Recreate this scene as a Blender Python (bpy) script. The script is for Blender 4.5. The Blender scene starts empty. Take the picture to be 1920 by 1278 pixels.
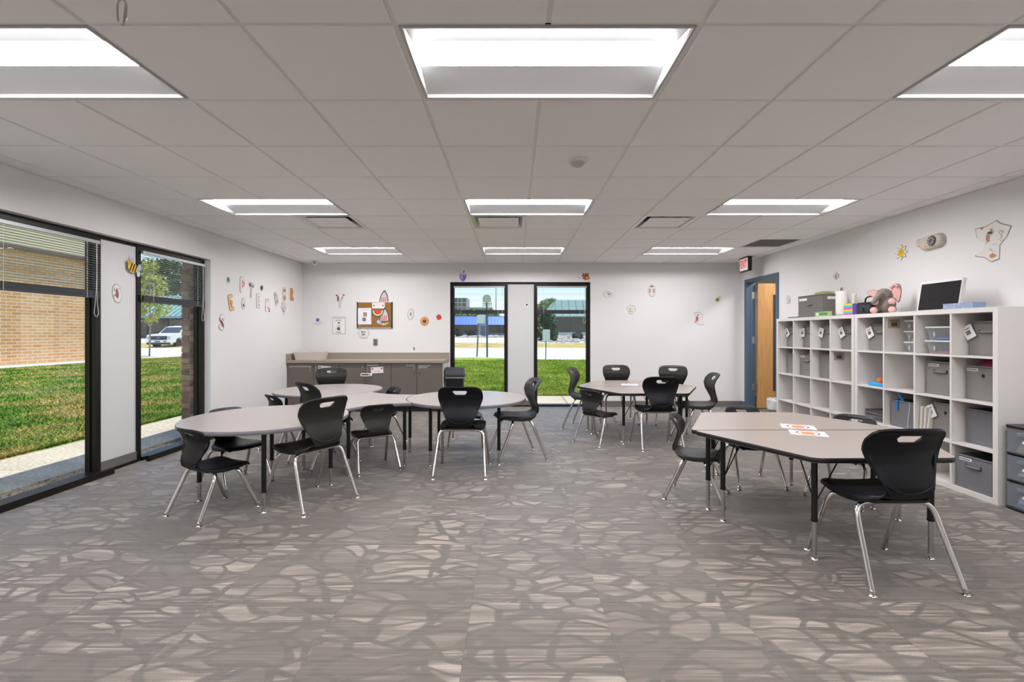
import bpy, bmesh, math, random
from math import sin, cos, pi, radians as R
from mathutils import Vector, Matrix, noise as mnoise
random.seed(7)
S = bpy.context.scene
C = S.collection

# ------------------------------------------------------------------ camera
FPX, CU, CV, EYE = 888.0, 964.0, 625.0, 1.27
cd = bpy.data.cameras.new('camera'); cam = bpy.data.objects.new('camera', cd); C.objects.link(cam)
cam.location = (0, 0, EYE); cam.rotation_euler = (R(90), 0, 0)
cd.sensor_fit = 'HORIZONTAL'; cd.sensor_width = 36.0; cd.lens = FPX / 1920 * 36
cd.shift_x = -(CU - 960) / 1920; cd.shift_y = (CV - 639) / 1920
cd.clip_start = 0.05; cd.clip_end = 600
S.camera = cam

# ------------------------------------------------------------------ world, sun, exposure
W = bpy.data.worlds.new('world'); S.world = W; W.use_nodes = True
wn = W.node_tree.nodes; wl = W.node_tree.links; wn.clear()
sky = wn.new('ShaderNodeTexSky'); sky.sky_type = 'NISHITA'; sky.sun_disc = False
sky.sun_elevation = R(70); sky.sun_rotation = R(150); sky.air_density = 1.0; sky.dust_density = 0.2; sky.ozone_density = 3.0
bg = wn.new('ShaderNodeBackground'); bg.inputs['Strength'].default_value = 0.25
wo = wn.new('ShaderNodeOutputWorld'); wl.new(sky.outputs[0], bg.inputs[0]); wl.new(bg.outputs[0], wo.inputs[0])
sd = bpy.data.lights.new('sun', 'SUN'); sd.energy = 5.0; sd.angle = R(0.6); sd.color = (1.0, 0.95, 0.87)
sun = bpy.data.objects.new('sun', sd); C.objects.link(sun)
sv = Vector((0.20, 0.10, 0.975))                       # towards the sun
sun.rotation_euler = sv.to_track_quat('Z', 'Y').to_euler(); sun.location = (20, -25, 40)
LENS = 41.0                                             # radiance of the troffer lenses
vs = S.view_settings
vs.view_transform = 'Standard'; vs.look = 'None'; vs.exposure = 0.1; vs.gamma = 1.0; vs.use_curve_mapping = False

# ------------------------------------------------------------------ pixel -> place helpers
def flo(u, v, z=0.0):
    d = FPX * (EYE - z) / (v - CV); return ((u - CU) / FPX * d, d)
def dep(u, v, d):
    return Vector(((u - CU) / FPX * d, d, EYE - (v - CV) / FPX * d))

# ------------------------------------------------------------------ colours and materials
def lin(c): return c / 12.92 if c <= 0.04045 else ((c + 0.055) / 1.055) ** 2.4
def hx(s):
    s = s.lstrip('#'); return tuple(lin(int(s[i:i + 2], 16) / 255) for i in (0, 2, 4))
MATS = {}
def nd(nt, t, **k):
    n = nt.nodes.new(t)
    for a, b in k.items(): setattr(n, a, b)
    return n
def mixc(nt, fac, a, b, mode='MIX'):
    m = nd(nt, 'ShaderNodeMix', data_type='RGBA', blend_type=mode)
    for sock, val in ((0, fac), (6, a), (7, b)):
        if hasattr(val, 'links') or hasattr(val, 'is_linked'): nt.links.new(val, m.inputs[sock])
        else: m.inputs[sock].default_value = val if sock == 0 else (*val[:3], 1)
    return m.outputs[2]
def mat(name, col='#808080', rough=0.5, metal=0.0, var=0.06, scale=18.0, bump=0.0, bscale=None, spec=0.5, emit=None, es=0, alpha=None, coat=0):
    if name in MATS: return MATS[name]
    m = bpy.data.materials.new(name); m.use_nodes = True; nt = m.node_tree
    b = nt.nodes['Principled BSDF']; c = hx(col) if isinstance(col, str) else col
    tc = nd(nt, 'ShaderNodeTexCoord'); nz = nd(nt, 'ShaderNodeTexNoise'); nz.inputs['Scale'].default_value = scale; nz.inputs['Detail'].default_value = 4
    nt.links.new(tc.outputs['Object'], nz.inputs['Vector'])
    lo = tuple(max(0, x * (1 - var)) for x in c); hi = tuple(min(1, x * (1 + var)) for x in c)
    o = mixc(nt, nz.outputs['Fac'], lo, hi); nt.links.new(o, b.inputs['Base Color'])
    b.inputs['Roughness'].default_value = rough; b.inputs['Metallic'].default_value = metal
    b.inputs['Specular IOR Level'].default_value = spec
    if coat: b.inputs['Coat Weight'].default_value = coat; b.inputs['Coat Roughness'].default_value = 0.15
    if bump:
        bn = nd(nt, 'ShaderNodeBump'); bn.inputs['Strength'].default_value = bump; bn.inputs['Distance'].default_value = 0.004
        n2 = nd(nt, 'ShaderNodeTexNoise'); n2.inputs['Scale'].default_value = bscale or scale * 8
        nt.links.new(tc.outputs['Object'], n2.inputs['Vector']); nt.links.new(n2.outputs['Fac'], bn.inputs['Height']); nt.links.new(bn.outputs['Normal'], b.inputs['Normal'])
    if emit:
        b.inputs['Emission Color'].default_value = (*hx(emit), 1); b.inputs['Emission Strength'].default_value = es
    if alpha is not None: b.inputs['Alpha'].default_value = alpha
    MATS[name] = m; return m
def plain(col, rough=0.55): return mat('paint_' + col.strip('#'), col, rough, var=0.04)
def glass_mat(name, tint=(0.95, 0.97, 0.96), ior=1.45, rough=0.0, haze=0.0):
    if name in MATS: return MATS[name]
    m = bpy.data.materials.new(name); m.use_nodes = True; nt = m.node_tree; nt.nodes.clear()
    o = nd(nt, 'ShaderNodeOutputMaterial'); t = nd(nt, 'ShaderNodeBsdfTransparent'); t.inputs[0].default_value = (*tint, 1)
    g = nd(nt, 'ShaderNodeBsdfGlossy'); g.inputs['Roughness'].default_value = rough
    lw = nd(nt, 'ShaderNodeLayerWeight'); lw.inputs[0].default_value = 0.5
    pw = nd(nt, 'ShaderNodeMath', operation='POWER'); nt.links.new(lw.outputs['Facing'], pw.inputs[0]); pw.inputs[1].default_value = 5.0
    f0 = ((ior - 1) / (ior + 1)) ** 2; f = nd(nt, 'ShaderNodeMath', operation='MULTIPLY_ADD'); nt.links.new(pw.outputs[0], f.inputs[0]); f.inputs[1].default_value = 1 - f0; f.inputs[2].default_value = f0
    x = nd(nt, 'ShaderNodeMixShader'); nt.links.new(f.outputs[0], x.inputs[0]); nt.links.new(t.outputs[0], x.inputs[1]); nt.links.new(g.outputs[0], x.inputs[2])
    last = x.outputs[0]
    if haze:
        d = nd(nt, 'ShaderNodeBsdfDiffuse'); d.inputs[0].default_value = (*tint, 1); y = nd(nt, 'ShaderNodeMixShader'); y.inputs[0].default_value = haze
        nt.links.new(last, y.inputs[1]); nt.links.new(d.outputs[0], y.inputs[2]); last = y.outputs[0]
    nt.links.new(last, o.inputs[0]); MATS[name] = m; return m

# ------------------------------------------------------------------ mesh builder
class MB:
    def __init__(s): s.v = []; s.f = []
    def add(s, vs, fs):
        o = len(s.v); s.v += [tuple(p) for p in vs]; s.f += [tuple(i + o for i in f) for f in fs]; return s
    def box(s, x0, x1, y0, y1, z0, z1, M=None):
        vs = [Vector((x, y, z)) for x in (x0, x1) for y in (y0, y1) for z in (z0, z1)]
        if M: vs = [M @ p for p in vs]
        return s.add(vs, [(0, 1, 3, 2), (4, 6, 7, 5), (0, 4, 5, 1), (2, 3, 7, 6), (0, 2, 6, 4), (1, 5, 7, 3)])
    def rbox(s, x0, x1, y0, y1, z0, z1, r=0.01, n=3, M=None):
        """box with rounded vertical edges and softened top and bottom"""
        poly = rrect((x0 + x1) / 2, (y0 + y1) / 2, x1 - x0, y1 - y0, r, n)
        e = min(r * 0.5, (z1 - z0) * 0.2); k = len(poly); cx, cy = (x0 + x1) / 2, (y0 + y1) / 2
        sh = lambda p, d: (p[0] - d * (1 if p[0] > cx else -1), p[1] - d * (1 if p[1] > cy else -1))
        rings = [(z0, e), (z0 + e, 0), (z1 - e, 0), (z1, e)]; vs = []
        for z, d in rings: vs += [Vector((*sh(p, d), z)) for p in poly]
        fs = [tuple(range(k))[::-1], tuple(range(3 * k, 4 * k))]
        for a in range(3): fs += [(a * k + i, a * k + (i + 1) % k, (a + 1) * k + (i + 1) % k, (a + 1) * k + i) for i in range(k)]
        if M: vs = [M @ p for p in vs]
        return s.add(vs, fs)
    def prism(s, poly, z0, z1, M=None):
        k = len(poly); vs = [Vector((p[0], p[1], z0)) for p in poly] + [Vector((p[0], p[1], z1)) for p in poly]
        fs = [tuple(range(k))[::-1], tuple(range(k, 2 * k))] + [(i, (i + 1) % k, k + (i + 1) % k, k + i) for i in range(k)]
        if M: vs = [M @ p for p in vs]
        return s.add(vs, fs)
    def tube(s, pts, r, n=8, cap=True):
        pts = [Vector(p) for p in pts]; k = len(pts); rs = r if isinstance(r, (list, tuple)) else [r] * k
        ref = None; vs = []
        for i, p in enumerate(pts):
            t = (pts[min(i + 1, k - 1)] - pts[max(i - 1, 0)]).normalized()
            if ref is None: ref = t.orthogonal().normalized()
            ref = (ref - t * ref.dot(t)); ref = ref.normalized() if ref.length > 1e-6 else t.orthogonal().normalized()
            b = t.cross(ref); vs += [p + (ref * cos(2 * pi * j / n) + b * sin(2 * pi * j / n)) * rs[i] for j in range(n)]
        fs = [(i * n + j, i * n + (j + 1) % n, (i + 1) * n + (j + 1) % n, (i + 1) * n + j) for i in range(k - 1) for j in range(n)]
        if cap: fs += [tuple(range(n))[::-1], tuple(range((k - 1) * n, k * n))]
        return s.add(vs, fs)
    def lathe(s, prof, n=16, M=None):
        """prof: (radius, z) list, closed at both ends"""
        k = len(prof); vs = [Vector((r * cos(2 * pi * j / n), r * sin(2 * pi * j / n), z)) for r, z in prof for j in range(n)]
        fs = [(i * n + j, i * n + (j + 1) % n, (i + 1) * n + (j + 1) % n, (i + 1) * n + j) for i in range(k - 1) for j in range(n)]
        fs += [tuple(range(n))[::-1], tuple(range((k - 1) * n, k * n))]
        if M: vs = [M @ p for p in vs]
        return s.add(vs, fs)
    def ell(s, c, rx, ry, rz, n=12, m=8, M=None):
        pr = [(max(1e-4, sin(pi * i / m)), -cos(pi * i / m)) for i in range(m + 1)]
        T = Matrix.Translation(c) @ Matrix.Diagonal((rx, ry, rz, 1))
        return s.lathe(pr, n, (M @ T) if M else T)
    def grid(s, rows):
        h = len(rows); w = len(rows[0]); return s.add([p for r in rows for p in r], [(i * w + j, i * w + j + 1, (i + 1) * w + j + 1, (i + 1) * w + j) for i in range(h - 1) for j in range(w - 1)])
    def mesh(s, name, m, smooth=False, solid=0):
        me = bpy.data.meshes.new(name); me.from_pydata(s.v, [], s.f)
        bm = bmesh.new(); bm.from_mesh(me)
        bmesh.ops.remove_doubles(bm, verts=bm.verts, dist=1e-6)
        if solid: bmesh.ops.solidify(bm, geom=bm.faces[:], thickness=solid)
        bmesh.ops.recalc_face_normals(bm, faces=bm.faces)
        bm.to_mesh(me); bm.free()
        if smooth:
            for p in me.polygons: p.use_smooth = True
            if smooth != 'all':
                try: me.set_sharp_from_angle(angle=R(40))
                except Exception: pass
        if m: me.materials.append(m)
        return me
    def build(s, name, m, parent=None, loc=None, rot=None, smooth=False, solid=0):
        return link(name, s.mesh(name, m, smooth, solid), parent, loc, rot)
def link(name, me, parent=None, loc=None, rot=None):
    o = bpy.data.objects.new(name, me); C.objects.link(o)
    if parent: o.parent = parent
    if loc is not None: o.location = loc
    if rot is not None: o.rotation_euler = rot
    return o
def rrect(cx, cy, w, h, r, n=4):
    out = []; r = min(r, w / 2 - 1e-4, h / 2 - 1e-4)
    for sx, sy, a in ((1, 1, 0), (-1, 1, 90), (-1, -1, 180), (1, -1, 270)):
        for i in range(n + 1):
            t = R(a + 90 * i / n); out.append((cx + sx * (w / 2 - r) + r * cos(t), cy + sy * (h / 2 - r) + r * sin(t)))
    return out
def rpoly(pts, r, n=4):
    """polygon with rounded corners"""
    out = []; k = len(pts)
    for i in range(k):
        p = Vector(pts[i]); a = (Vector(pts[i - 1]) - p).normalized(); b = (Vector(pts[(i + 1) % k]) - p).normalized()
        A = p + a * r; B = p + b * r
        for j in range(n + 1):
            t = j / n; q = A * (1 - t) ** 2 + p * 2 * t * (1 - t) + B * t * t; out.append((q.x, q.y))
    return out
def circ(rx, ry=None, cx=0, cy=0, n=24, a0=0):
    ry = ry or rx; return [(cx + rx * cos(2 * pi * i / n + a0), cy + ry * sin(2 * pi * i / n + a0)) for i in range(n)]
def star(k, r1, r2, cx=0, cy=0, a0=pi / 2): return [(cx + (r1 if i % 2 == 0 else r2) * cos(a0 + pi * i / k), cy + (r1 if i % 2 == 0 else r2) * sin(a0 + pi * i / k)) for i in range(2 * k)]
def cat(pts, n=6):
    """catmull-rom through points"""
    P = [Vector(p) for p in pts]; out = []
    for i in range(len(P) - 1):
        a, b, c, d = P[max(i - 1, 0)], P[i], P[i + 1], P[min(i + 2, len(P) - 1)]
        for j in range(n):
            t = j / n; out.append(0.5 * ((2 * b) + (c - a) * t + (2 * a - 5 * b + 4 * c - d) * t * t + (3 * b - a - 3 * c + d) * t ** 3))
    return out + [P[-1]]
def interp(tab, x):
    if x <= tab[0][0]: return tab[0][1]
    for (a, b), (c, d) in zip(tab, tab[1:]):
        if x <= c:
            t = (x - a) / (c - a); t = t * t * (3 - 2 * t) * 0.5 + t * 0.5; return b + (d - b) * t
    return tab[-1][1]
def empty(name, loc=(0, 0, 0), rz=0.0):
    o = bpy.data.objects.new(name, None); o.empty_display_size = 0.05; C.objects.link(o); o.location = loc; o.rotation_euler = (0, 0, rz); return o
def tag(o, label=None, cat=None, group=None, kind=None):
    if label: o['label'] = label
    if cat: o['category'] = cat
    if group: o['group'] = group
    if kind: o['kind'] = kind
    return o
def struct(o): o['kind'] = 'structure'; return o
KIDS = {}
def kids(o): return [c for c in C.objects if c.parent == o]
def copy_tree(o, parent=None):
    c = o.copy(); C.objects.link(c); c.parent = parent
    for ch in kids(o): copy_tree(ch, c)
    return c
def text_mesh(txt, size, m, extrude=0.001, offset=0.0, name='lettering'):
    cu = bpy.data.curves.new(name, 'FONT'); cu.body = txt; cu.size = size; cu.extrude = extrude; cu.offset = offset
    cu.align_x = 'CENTER'; cu.align_y = 'CENTER'; cu.resolution_u = 3
    ob = bpy.data.objects.new('tmp_text', cu); C.objects.link(ob)
    dg = bpy.context.evaluated_depsgraph_get(); me = bpy.data.meshes.new_from_object(ob.evaluated_get(dg))
    bpy.data.objects.remove(ob); bpy.data.curves.remove(cu); me.name = name; me.materials.clear(); me.materials.append(m); return me

# ------------------------------------------------------------------ room measures
XL, XR, YB, YN, ZC = -3.68, 3.96, 8.23, -2.6, 2.50
T = 0.6096; GX, GY = 0.135, 1.879
XF = 3.57                                              # front plane of the cube shelves

# ------------------------------------------------------------------ materials of the room
m_wall = mat('wall_paint', '#e8e6e5', 0.75, var=0.012, scale=3, bump=0.05, bscale=260)
m_ceil = mat('ceiling_tile_white', '#f6f4f2', 0.85, var=0.01, scale=6, bump=0.12, bscale=420)
m_grid = mat('ceiling_grid_white', '#f0eeec', 0.5, var=0.02)
m_base = mat('vinyl_baseboard', '#706c69', 0.55, var=0.05)
m_bronze = mat('bronze_aluminium', '#26211f', 0.38, 0.55, var=0.1, scale=6)
m_glass = glass_mat('window_glass')
m_panel = mat('infill_panel', '#d5d4d4', 0.6, var=0.02)
m_chrome = mat('chrome', '#e2e0de', 0.14, 1.0, var=0.04)
m_steel = mat('brushed_steel', '#bdb9b4', 0.28, 1.0, var=0.06, scale=60)
m_black = mat('black_metal', '#121214', 0.35, 0.2, var=0.1)
m_white = mat('white_laminate', '#e3deda', 0.45, var=0.02, scale=4)
m_blackp = mat('black_plastic', '#141416', 0.35, var=0.1)

def carpet():
    m = bpy.data.materials.new('carpet_tile_loop'); m.use_nodes = True; nt = m.node_tree; b = nt.nodes['Principled BSDF']; L = nt.links.new
    g = nd(nt, 'ShaderNodeNewGeometry'); oi = nd(nt, 'ShaderNodeObjectInfo')
    off = nd(nt, 'ShaderNodeVectorMath', operation='SCALE'); rv = nd(nt, 'ShaderNodeCombineXYZ')
    L(oi.outputs['Random'], rv.inputs[0]); 
    mm = nd(nt, 'ShaderNodeMath', operation='MULTIPLY'); L(oi.outputs['Random'], mm.inputs[0]); mm.inputs[1].default_value = 17.3
    fr = nd(nt, 'ShaderNodeMath', operation='FRACT'); L(mm.outputs[0], fr.inputs[0]); L(fr.outputs[0], rv.inputs[1])
    L(rv.outputs[0], off.inputs[0]); off.inputs['Scale'].default_value = 30.0
    p = nd(nt, 'ShaderNodeVectorMath', operation='ADD'); L(g.outputs['Position'], p.inputs[0]); L(off.outputs[0], p.inputs[1])
    # warp for organic branches
    def warp(seed, amt, sc):
        q = nd(nt, 'ShaderNodeVectorMath', operation='ADD'); L(p.outputs[0], q.inputs[0]); q.inputs[1].default_value = (seed, seed * 1.7, 0)
        wz = nd(nt, 'ShaderNodeTexNoise'); wz.inputs['Scale'].default_value = sc; wz.inputs['Detail'].default_value = 1; L(q.outputs[0], wz.inputs['Vector'])
        ws = nd(nt, 'ShaderNodeVectorMath', operation='SCALE'); L(wz.outputs['Color'], ws.inputs[0]); ws.inputs['Scale'].default_value = amt
        pw = nd(nt, 'ShaderNodeVectorMath', operation='ADD'); L(q.outputs[0], pw.inputs[0]); L(ws.outputs[0], pw.inputs[1]); return pw
    def net(seed, rot, sc, amt, wsc, lo, hi):
        w_ = warp(seed, amt, wsc); mp = nd(nt, 'ShaderNodeMapping'); L(w_.outputs[0], mp.inputs['Vector']); mp.inputs['Scale'].default_value = (1.0, 2.3, 0.0); mp.inputs['Rotation'].default_value = (0, 0, R(rot))
        e = nd(nt, 'ShaderNodeTexVoronoi', feature='DISTANCE_TO_EDGE', voronoi_dimensions='2D'); e.inputs['Scale'].default_value = sc; L(mp.outputs[0], e.inputs['Vector'])
        c = nd(nt, 'ShaderNodeTexVoronoi', feature='F1', voronoi_dimensions='2D'); c.inputs['Scale'].default_value = sc; L(mp.outputs[0], c.inputs['Vector'])
        r = nd(nt, 'ShaderNodeMapRange'); L(e.outputs['Distance'], r.inputs[0]); r.inputs[1].default_value = lo; r.inputs[2].default_value = hi
        k = nd(nt, 'ShaderNodeSeparateColor'); L(c.outputs['Color'], k.inputs[0]); return r.outputs[0], k.outputs[0]
    e1, c1 = net(0.0, 0, 4.0, 0.24, 3.2, 0.06, 0.11); e2, c2 = net(5.3, 8, 2.3, 0.42, 2.0, 0.045, 0.09)
    me_ = nd(nt, 'ShaderNodeMath', operation='MULTIPLY'); L(e1, me_.inputs[0]); L(e2, me_.inputs[1])
    # streaks that run across the room
    def streak(sx, sy, lo, hi):
        st = nd(nt, 'ShaderNodeMapping'); L(p.outputs[0], st.inputs['Vector']); st.inputs['Scale'].default_value = (sx, sy, 1.0)
        sn = nd(nt, 'ShaderNodeTexNoise'); sn.inputs['Scale'].default_value = 1.0; sn.inputs['Detail'].default_value = 2; sn.inputs['Roughness'].default_value = 0.6; L(st.outputs[0], sn.inputs['Vector'])
        sr = nd(nt, 'ShaderNodeMapRange'); L(sn.outputs['Fac'], sr.inputs[0]); sr.inputs[1].default_value = lo; sr.inputs[2].default_value = hi; return sr.outputs[0]
    s1 = streak(1.3, 58.0, 0.44, 0.54); s2 = streak(2.6, 13.0, 0.44, 0.56)
    cm = nd(nt, 'ShaderNodeMath', operation='ADD'); L(c1, cm.inputs[0]); L(c2, cm.inputs[1])
    def rng(src, lo, hi, a=0.0, c=1.0):
        r_ = nd(nt, 'ShaderNodeMapRange'); L(src, r_.inputs[0]); r_.inputs[1].default_value = lo; r_.inputs[2].default_value = hi; r_.inputs[3].default_value = a; r_.inputs[4].default_value = c; return r_.outputs[0]
    def mul(x, y, op='MULTIPLY'):
        q = nd(nt, 'ShaderNodeMath', operation=op); L(x, q.inputs[0]); L(y, q.inputs[1]); return q.outputs[0]
    cell_ = rng(cm.outputs[0], 0.45, 1.45, 0.10, 1.0); solid = mul(rng(c1, 0.70, 0.76, 0.0, 0.55), rng(s2, 0, 1, 0.35, 1.0))          # how light a patch is; a few patches are solid
    lines = mul(s1, rng(s2, 0, 1, 0.38, 1.0)); mu = mul(mul(lines, solid, 'MAXIMUM'), cell_)
    cellc = mixc(nt, mu, hx('#62574d'), hx('#ab9f92'))
    dark = mixc(nt, s1, hx('#534a41'), hx('#655a50'))
    col = mixc(nt, me_.outputs[0], dark, cellc)
    # tuft grain
    fn = nd(nt, 'ShaderNodeTexNoise'); fn.inputs['Scale'].default_value = 330; L(g.outputs['Position'], fn.inputs['Vector'])
    fr2 = nd(nt, 'ShaderNodeMapRange'); L(fn.outputs['Fac'], fr2.inputs[0]); fr2.inputs[1].default_value = 0.3; fr2.inputs[2].default_value = 0.7; fr2.inputs[3].default_value = 0.60; fr2.inputs[4].default_value = 1.30
    gc = nd(nt, 'ShaderNodeCombineColor'); [L(fr2.outputs[0], gc.inputs[i]) for i in range(3)]
    col = mixc(nt, 1.0, col, gc.outputs[0], 'MULTIPLY'); L(col, b.inputs['Base Color'])
    b.inputs['Roughness'].default_value = 0.5; b.inputs['Specular IOR Level'].default_value = 0.6
    b.inputs['Sheen Weight'].default_value = 0.4; b.inputs['Sheen Roughness'].default_value = 0.5
    bn = nd(nt, 'ShaderNodeBump'); bn.inputs['Strength'].default_value = 0.35; bn.inputs['Distance'].default_value = 0.003; L(fn.outputs['Fac'], bn.inputs['Height']); L(bn.outputs[0], b.inputs['Normal'])
    return m
m_carpet = carpet()
def brick_mat(name, c1, c2, mortar, bw, bh, ms, axes='YZ', off=0.5):
    m = bpy.data.materials.new(name); m.use_nodes = True; nt = m.node_tree; b = nt.nodes['Principled BSDF']; L = nt.links.new
    g = nd(nt, 'ShaderNodeNewGeometry'); sp = nd(nt, 'ShaderNodeSeparateXYZ'); L(g.outputs['Position'], sp.inputs[0]); cb = nd(nt, 'ShaderNodeCombineXYZ')
    L(sp.outputs['XYZ'.index(axes[0])], cb.inputs[0]); L(sp.outputs['XYZ'.index(axes[1])], cb.inputs[1])
    t = nd(nt, 'ShaderNodeTexBrick'); L(cb.outputs[0], t.inputs['Vector']); t.offset = off
    t.inputs['Color1'].default_value = (*hx(c1), 1); t.inputs['Color2'].default_value = (*hx(c2), 1); t.inputs['Mortar'].default_value = (*hx(mortar), 1)
    t.inputs['Scale'].default_value = 1.0; t.inputs['Brick Width'].default_value = bw; t.inputs['Row Height'].default_value = bh; t.inputs['Mortar Size'].default_value = ms
    L(t.outputs['Color'], b.inputs['Base Color']); b.inputs['Roughness'].default_value = 0.9
    bn = nd(nt, 'ShaderNodeBump'); bn.inputs['Strength'].default_value = 0.4; bn.inputs['Distance'].default_value = 0.01; bn.invert = True; L(t.outputs['Fac'], bn.inputs['Height']); L(bn.outputs[0], b.inputs['Normal'])
    MATS[name] = m; return m

# ================================================================== THE ROOM SHELL
fl = MB().box(XL - 0.12, XR + 0.12, YN - 0.12, YB + 0.12, -0.16, -0.008).build('floor', mat('concrete_slab', '#8a857d', 0.9)); struct(fl)
tile_cache = {}
def chamfer_tile(w, h, t, ch, m, name):
    k = (round(w, 3), round(h, 3), name)
    if k not in tile_cache:
        b = MB(); a = [(-w / 2, -h / 2), (w / 2, -h / 2), (w / 2, h / 2), (-w / 2, h / 2)]; s = 1 - 2 * ch / w, 1 - 2 * ch / h
        vs_ = [(x, y, -t) for x, y in a] + [(x, y, -ch * 0.6) for x, y in a] + [(x * s[0], y * s[1], 0) for x, y in a]
        fs_ = [(8, 9, 10, 11), (3, 2, 1, 0)] + [(i, (i + 1) % 4, 4 + (i + 1) % 4, 4 + i) for i in range(4)] + [(4 + i, 4 + (i + 1) % 4, 8 + (i + 1) % 4, 8 + i) for i in range(4)]
        tile_cache[k] = b.add(vs_, fs_).mesh(name, m)
    return tile_cache[k]
def cuts(lo, hi, o, t):
    n0 = math.floor((lo - o) / t); out = []
    i = n0
    while o + i * t < hi - 1e-4:
        a, b = max(lo, o + i * t), min(hi, o + (i + 1) * t)
        if b - a > 0.01: out.append((i, a, b))
        i += 1
    return out
for i, x0, x1 in cuts(XL, XR, -0.2, 0.61):
    for j, y0, y1 in cuts(YN, YB, 1.02, 0.61):
        link('carpet_tile', chamfer_tile(x1 - x0 - 0.0006, y1 - y0 - 0.0006, 0.008, 0.0010, m_carpet, 'carpet_tile'), fl, ((x0 + x1) / 2, (y0 + y1) / 2, 0))

ce = MB().box(XL - 0.4, XR + 0.15, YN - 0.15, YB + 0.35, 2.63, 2.78).build('ceiling', mat('roof_deck', '#b9b5b0', 0.9)); struct(ce)
LCELL = [(i, j) for j in (-4, 0, 4, 8) for i in (-5, -1, 3)]
occ = {(i + k, j) for i, j in LCELL for k in (0, 1)} | {(-4, 5), (-1, 5), (2, 5), (5, 7)}
for i, x0, x1 in cuts(XL, XR, GX, T):
    for j, y0, y1 in cuts(YN, YB, GY, T):
        if (i, j) in occ: continue
        o = link('ceiling_tile', chamfer_tile(x1 - x0 - 0.022, y1 - y0 - 0.022, 0.018, 0.006, m_ceil, 'ceiling_tile'), ce, ((x0 + x1) / 2, (y0 + y1) / 2, ZC - 0.008)); o.rotation_euler = (pi, 0, 0)
bars = {}
def gbar(L, along, loc):
    k = (round(L, 3), along)
    if k not in bars:
        b = MB(); h = L / 2
        if along == 'y': b.box(-0.012, 0.012, -h, h, 0, 0.0015).box(-0.001, 0.001, -h, h, 0.0015, 0.04)
        else: b.box(-h, h, -0.012, 0.012, 0, 0.0014).box(-h, h, -0.001, 0.001, 0.0014, 0.03)
        bars[k] = b.mesh('grid_bar', m_grid)
    link('grid_bar', bars[k], ce, loc)
ZG = ZC + 0.002
for i, x0, x1 in cuts(XL, XR, GX, T):
    if x0 > XL + 0.01: 
        if i in (-4, 0, 4):       # the bar stops where a double-width light sits
            edges = [YN] + [GY + (j + k) * T for j in (-4, 0, 4, 8) for k in (0, 1)] + [YB]
            for a, b in zip(edges[::2], edges[1::2]):
                if b > a: gbar(b - a, 'y', (x0, (a + b) / 2, ZG))
        else: gbar(YB - YN, 'y', (x0, (YB + YN) / 2, ZG))
for j, y0, y1 in cuts(YN, YB, GY, T):
    if y0 > YN + 0.01:
        for i, x0, x1 in cuts(XL, XR, GX, T): gbar(x1 - x0 - 0.024, 'x', ((x0 + x1) / 2, y0, ZG))
# wall angle along the ceiling edge
tr = MB()
for a in ((XL, XL + 0.02, YN, YB), (XR - 0.02, XR, YN, YB), (XL, XR, YB - 0.02, YB), (XL, XR, YN, YN + 0.02)): tr.box(a[0], a[1], a[2], a[3], ZC, ZC + 0.002)
struct(tr.build('trim_1', m_grid))

WO0, WO1, WH = 3.27, 5.745, 2.165                        # left window opening
w = MB(); A, B = XL - 0.12, XL
w.box(A, B, YN - 0.12, WO0, 0, 2.63).box(A, B, WO1, YB, 0, 2.63).box(A, B, WO0, WO1, WH, 2.63); struct(w.build('wall_left', m_wall))
BO0, BO1 = -1.115, 1.328
w = MB(); A, B = YB, YB + 0.12
w.box(XL - 0.12, BO0, A, B, 0, 2.63).box(BO1, XR + 0.12, A, B, 0, 2.63).box(BO0, BO1, A, B, WH, 2.63); struct(w.build('wall_back', m_wall))
DO0, DO1, DH = 7.10, 8.09, 2.17
w = MB(); A, B = XR, XR + 0.12
w.box(A, B, YN - 0.12, DO0, 0, 2.63).box(A, B, DO1, YB, 0, 2.63).box(A, B, DO0, DO1, DH, 2.63); struct(w.build('wall_right', m_wall))
struct(MB().box(XL - 0.12, XR + 0.12, YN - 0.12, YN, 0, 2.63).build('wall_near', m_wall))
def basebd(name, segs):
    b = MB()
    for s in segs: b.box(*s)
    struct(b.build(name, m_base))
h = 0.1
basebd('baseboard_left', [(XL, XL + 0.012, YN, WO0 - 0.001, 0, h), (XL, XL + 0.012, WO1 + 0.001, 7.6, 0, h)])
basebd('baseboard_back', [(BO1 + 0.002, XR, YB - 0.012, YB, 0, h)])
basebd('baseboard_right', [(XR - 0.012, XR, YN, DO0 - 0.02, 0, h), (XR - 0.012, XR, DO1 + 0.03, YB, 0, h)])
basebd('baseboard_near', [(XL, XR, YN, YN + 0.012, 0, h)])

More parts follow.
